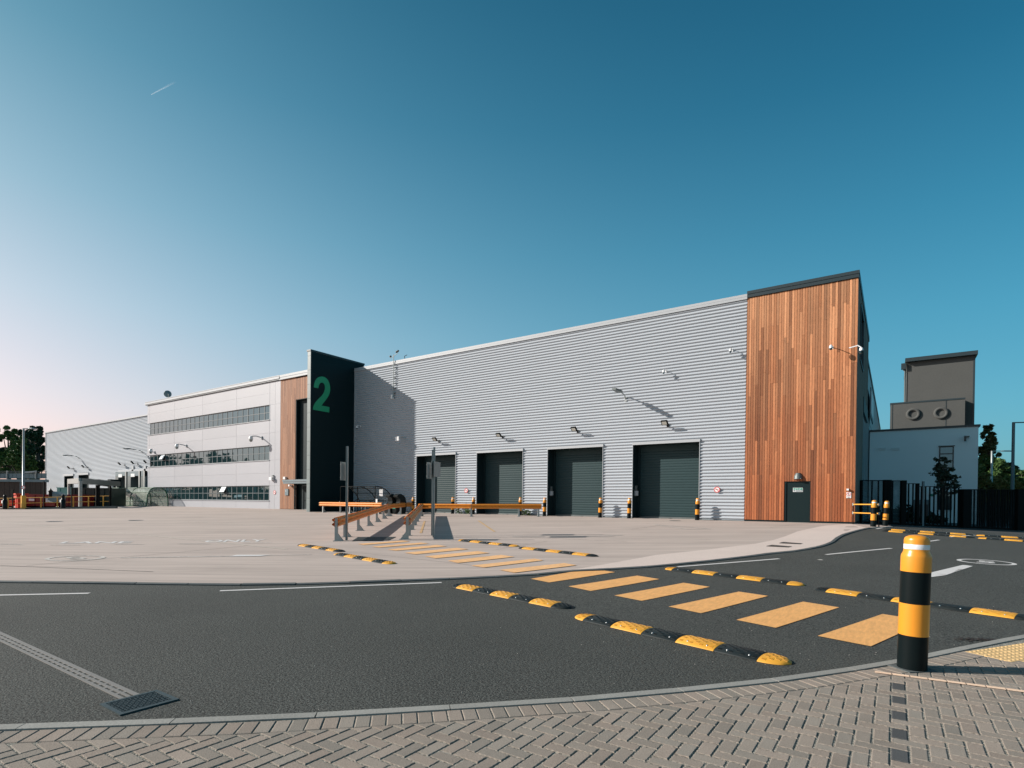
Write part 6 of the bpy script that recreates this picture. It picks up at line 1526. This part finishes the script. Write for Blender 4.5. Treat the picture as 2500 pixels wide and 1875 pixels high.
q = P3(57, 1190, 55.6); rs = thing('round_sign', 'round red and white speed sign fixed to the far left lamp post', 'sign', tuple(q), 0); MM = Matrix.Translation(q) @ Vector((-FW.x, -FW.y, 0)).to_track_quat('Z', 'Y').to_matrix().to_4x4()
MB().lathe([(.19, 0), (.19, .02)], n=20, M=MM).build('plate', 'sign_white', rs); m = MB(); m.grid([[MM @ Vector((r_*math.cos(k*math.pi/12), r_*math.sin(k*math.pi/12), .025)) for k in range(24)] for r_ in (.2, .15)], False, True); m.build('ring', 'sign_red', rs)
# timber wall and parapet on the far left
tw_ = thing('timber_wall', 'brown timber clad wall with a grey blue railed parapet on the far left', 'wall', tuple(P3(40, 1215, 86)))
def W3(px, py, Z=86): return P3(px, py, Z)
def wall_piece(name, m_, x0, x1, yb, yt, Z, th=.2, n=1):
    m = MB()
    a, b = W3(x0, yb, Z), W3(x1, yb, Z); zt = W3(x0, yt, Z).z; d = Vector((b.x-a.x, b.y-a.y, 0)); L_ = d.length; d.normalize(); u = Vector((-d.y, d.x, 0)); MM = Matrix(((d.x, u.x, 0, a.x), (d.y, u.y, 0, a.y), (0, 0, 1, 0), (0, 0, 0, 1)))
    for k in range(n): m.box(L_*k/n+(.02 if n > 1 else 0), L_*(k+1)/n-(.02 if n > 1 else 0), 0, th, a.z, zt, MM)
    return m.build(name, m_, tw_)
for k in range(16): wall_piece('timber_board', 'brown_boards', -90+k*12.6, -90+(k+1)*12.6-.6, 1250, 1175, 86)
wall_piece('parapet_beam', 'steel_blue', -90, 113, 1175, 1168.5, 85.7, .5); 
for k in range(20): wall_piece('parapet_panel', 'steel_blue', -90+k*10.1, -90+(k+1)*10.1-.8, 1168, 1156, 86)
wall_piece('rail', 'galv_dark', -90, 113, 1153.5, 1152.5, 86, .1); wall_piece('rail', 'galv_dark', -90, 113, 1150, 1149, 86, .1)
for px in (-30, 16, 86): wall_piece('post', 'galv', px-1, px+1.2, 1169, 1149, 85.8, .2)
for px in (-28, 64): a = W3(px, 1153, 85.5); b = W3(px+22, 1151.5, 85.5); MB().bar(a, b, .5, .18).build('lamp_head', 'trim_silver', tw_)
wall_piece('post', 'steel_blue', 48, 50, 1240, 1175, 85.4, .2)

# ---- contrail
ct = MB(); Zc = 9000; rows = []
for k in range(9):
    f = k/8; px = 369+f*62; py = 231-f*33; wd = (0.8+2.2*f); rows.append([P3(px-wd*.45, py-wd*.85, Zc), P3(px, py, Zc-40), P3(px+wd*.45, py+wd*.85, Zc)])
ct.grid(rows, True); co = ct.build('contrail', 'contrail'); tag(co, 'short white aircraft contrail in the blue sky at upper left', 'contrail')
m_ = MATS['contrail']; t_ = m_.node_tree; t_.nodes.clear(); oo_ = t_.nodes.new('ShaderNodeOutputMaterial'); m2_ = t_.nodes.new('ShaderNodeMixShader'); tp_ = t_.nodes.new('ShaderNodeBsdfTransparent'); tl_ = t_.nodes.new('ShaderNodeBsdfTranslucent'); df_ = t_.nodes.new('ShaderNodeBsdfDiffuse'); ad_ = t_.nodes.new('ShaderNodeAddShader')
tl_.inputs[0].default_value = (.9, .9, .9, 1); df_.inputs[0].default_value = (.9, .9, .9, 1); t_.links.new(tl_.outputs[0], ad_.inputs[0]); t_.links.new(df_.outputs[0], ad_.inputs[1]); t_.links.new(tp_.outputs[0], m2_.inputs[1]); t_.links.new(ad_.outputs[0], m2_.inputs[2]); t_.links.new(m2_.outputs[0], oo_.inputs[0])
geo = t_.nodes.new('ShaderNodeNewGeometry'); dt_ = t_.nodes.new('ShaderNodeVectorMath'); dt_.operation = 'DOT_PRODUCT'; p0_, p1_ = P3(369, 231, Zc), P3(431, 198, Zc); dr_ = (p1_-p0_); Lr = dr_.length; dr_.normalize()
sb_ = t_.nodes.new('ShaderNodeVectorMath'); sb_.operation = 'SUBTRACT'; sb_.inputs[1].default_value = p0_; dt_.inputs[1].default_value = dr_
t_.links.new(geo.outputs['Position'], sb_.inputs[0]); t_.links.new(sb_.outputs[0], dt_.inputs[0])
mr_ = t_.nodes.new('ShaderNodeMapRange'); mr_.inputs[1].default_value = 0; mr_.inputs[2].default_value = Lr; mr_.inputs[3].default_value = .28; mr_.inputs[4].default_value = 0.0
t_.links.new(dt_.outputs['Value'], mr_.inputs[0]); t_.links.new(mr_.outputs[0], m2_.inputs[0])

# ---- litter by the kerb: leaves and grit
lf = MB(); rl = random.Random(3)
zl5 = zoom(2300, 1530, 11.06)
for _ in range(260):
    f = rl.random()**.8; px, py = zl5(350+f*1250+rl.gauss(0, 40), 330+f*60+rl.gauss(0, 22)); p = G(px, py); a = rl.uniform(0, 6.28); s_ = rl.uniform(.005, .018)
    lf.face([(p.x+s_*math.cos(a+k*1.57), p.y+s_*math.sin(a+k*1.57), p.z+.004+rl.uniform(0, .008)) for k in range(4)])
o_ = lf.build('leaf_litter', 'black_brown'); tag(o_, 'line of dead leaves and grit on the asphalt against the right kerb', 'leaf litter'); stuff(o_)
gm = MB()
for _ in range(420):
    px, py = rl.uniform(0, 2500), rl.uniform(1440, 1800); p = G(px, py)
    d, q, n, t = nearest_norm(Vector(p[:2]), kl)
    if (Vector(p[:2])-q).dot(n) > -0.05: continue
    a = rl.uniform(0, 6.28); s_ = rl.uniform(.002, .006); z = p.z
    v_ = [(p.x+s_*math.cos(a+k*1.57), p.y+s_*math.sin(a+k*1.57), z) for k in range(4)]; ap_ = (p.x, p.y, z+s_*.9)
    for k in range(4): gm.face([v_[k], v_[(k+1) % 4], ap_])
o_ = gm.build('grit', 'white_worn'); tag(o_, 'scattered pale stone chips on the asphalt', 'grit'); stuff(o_)
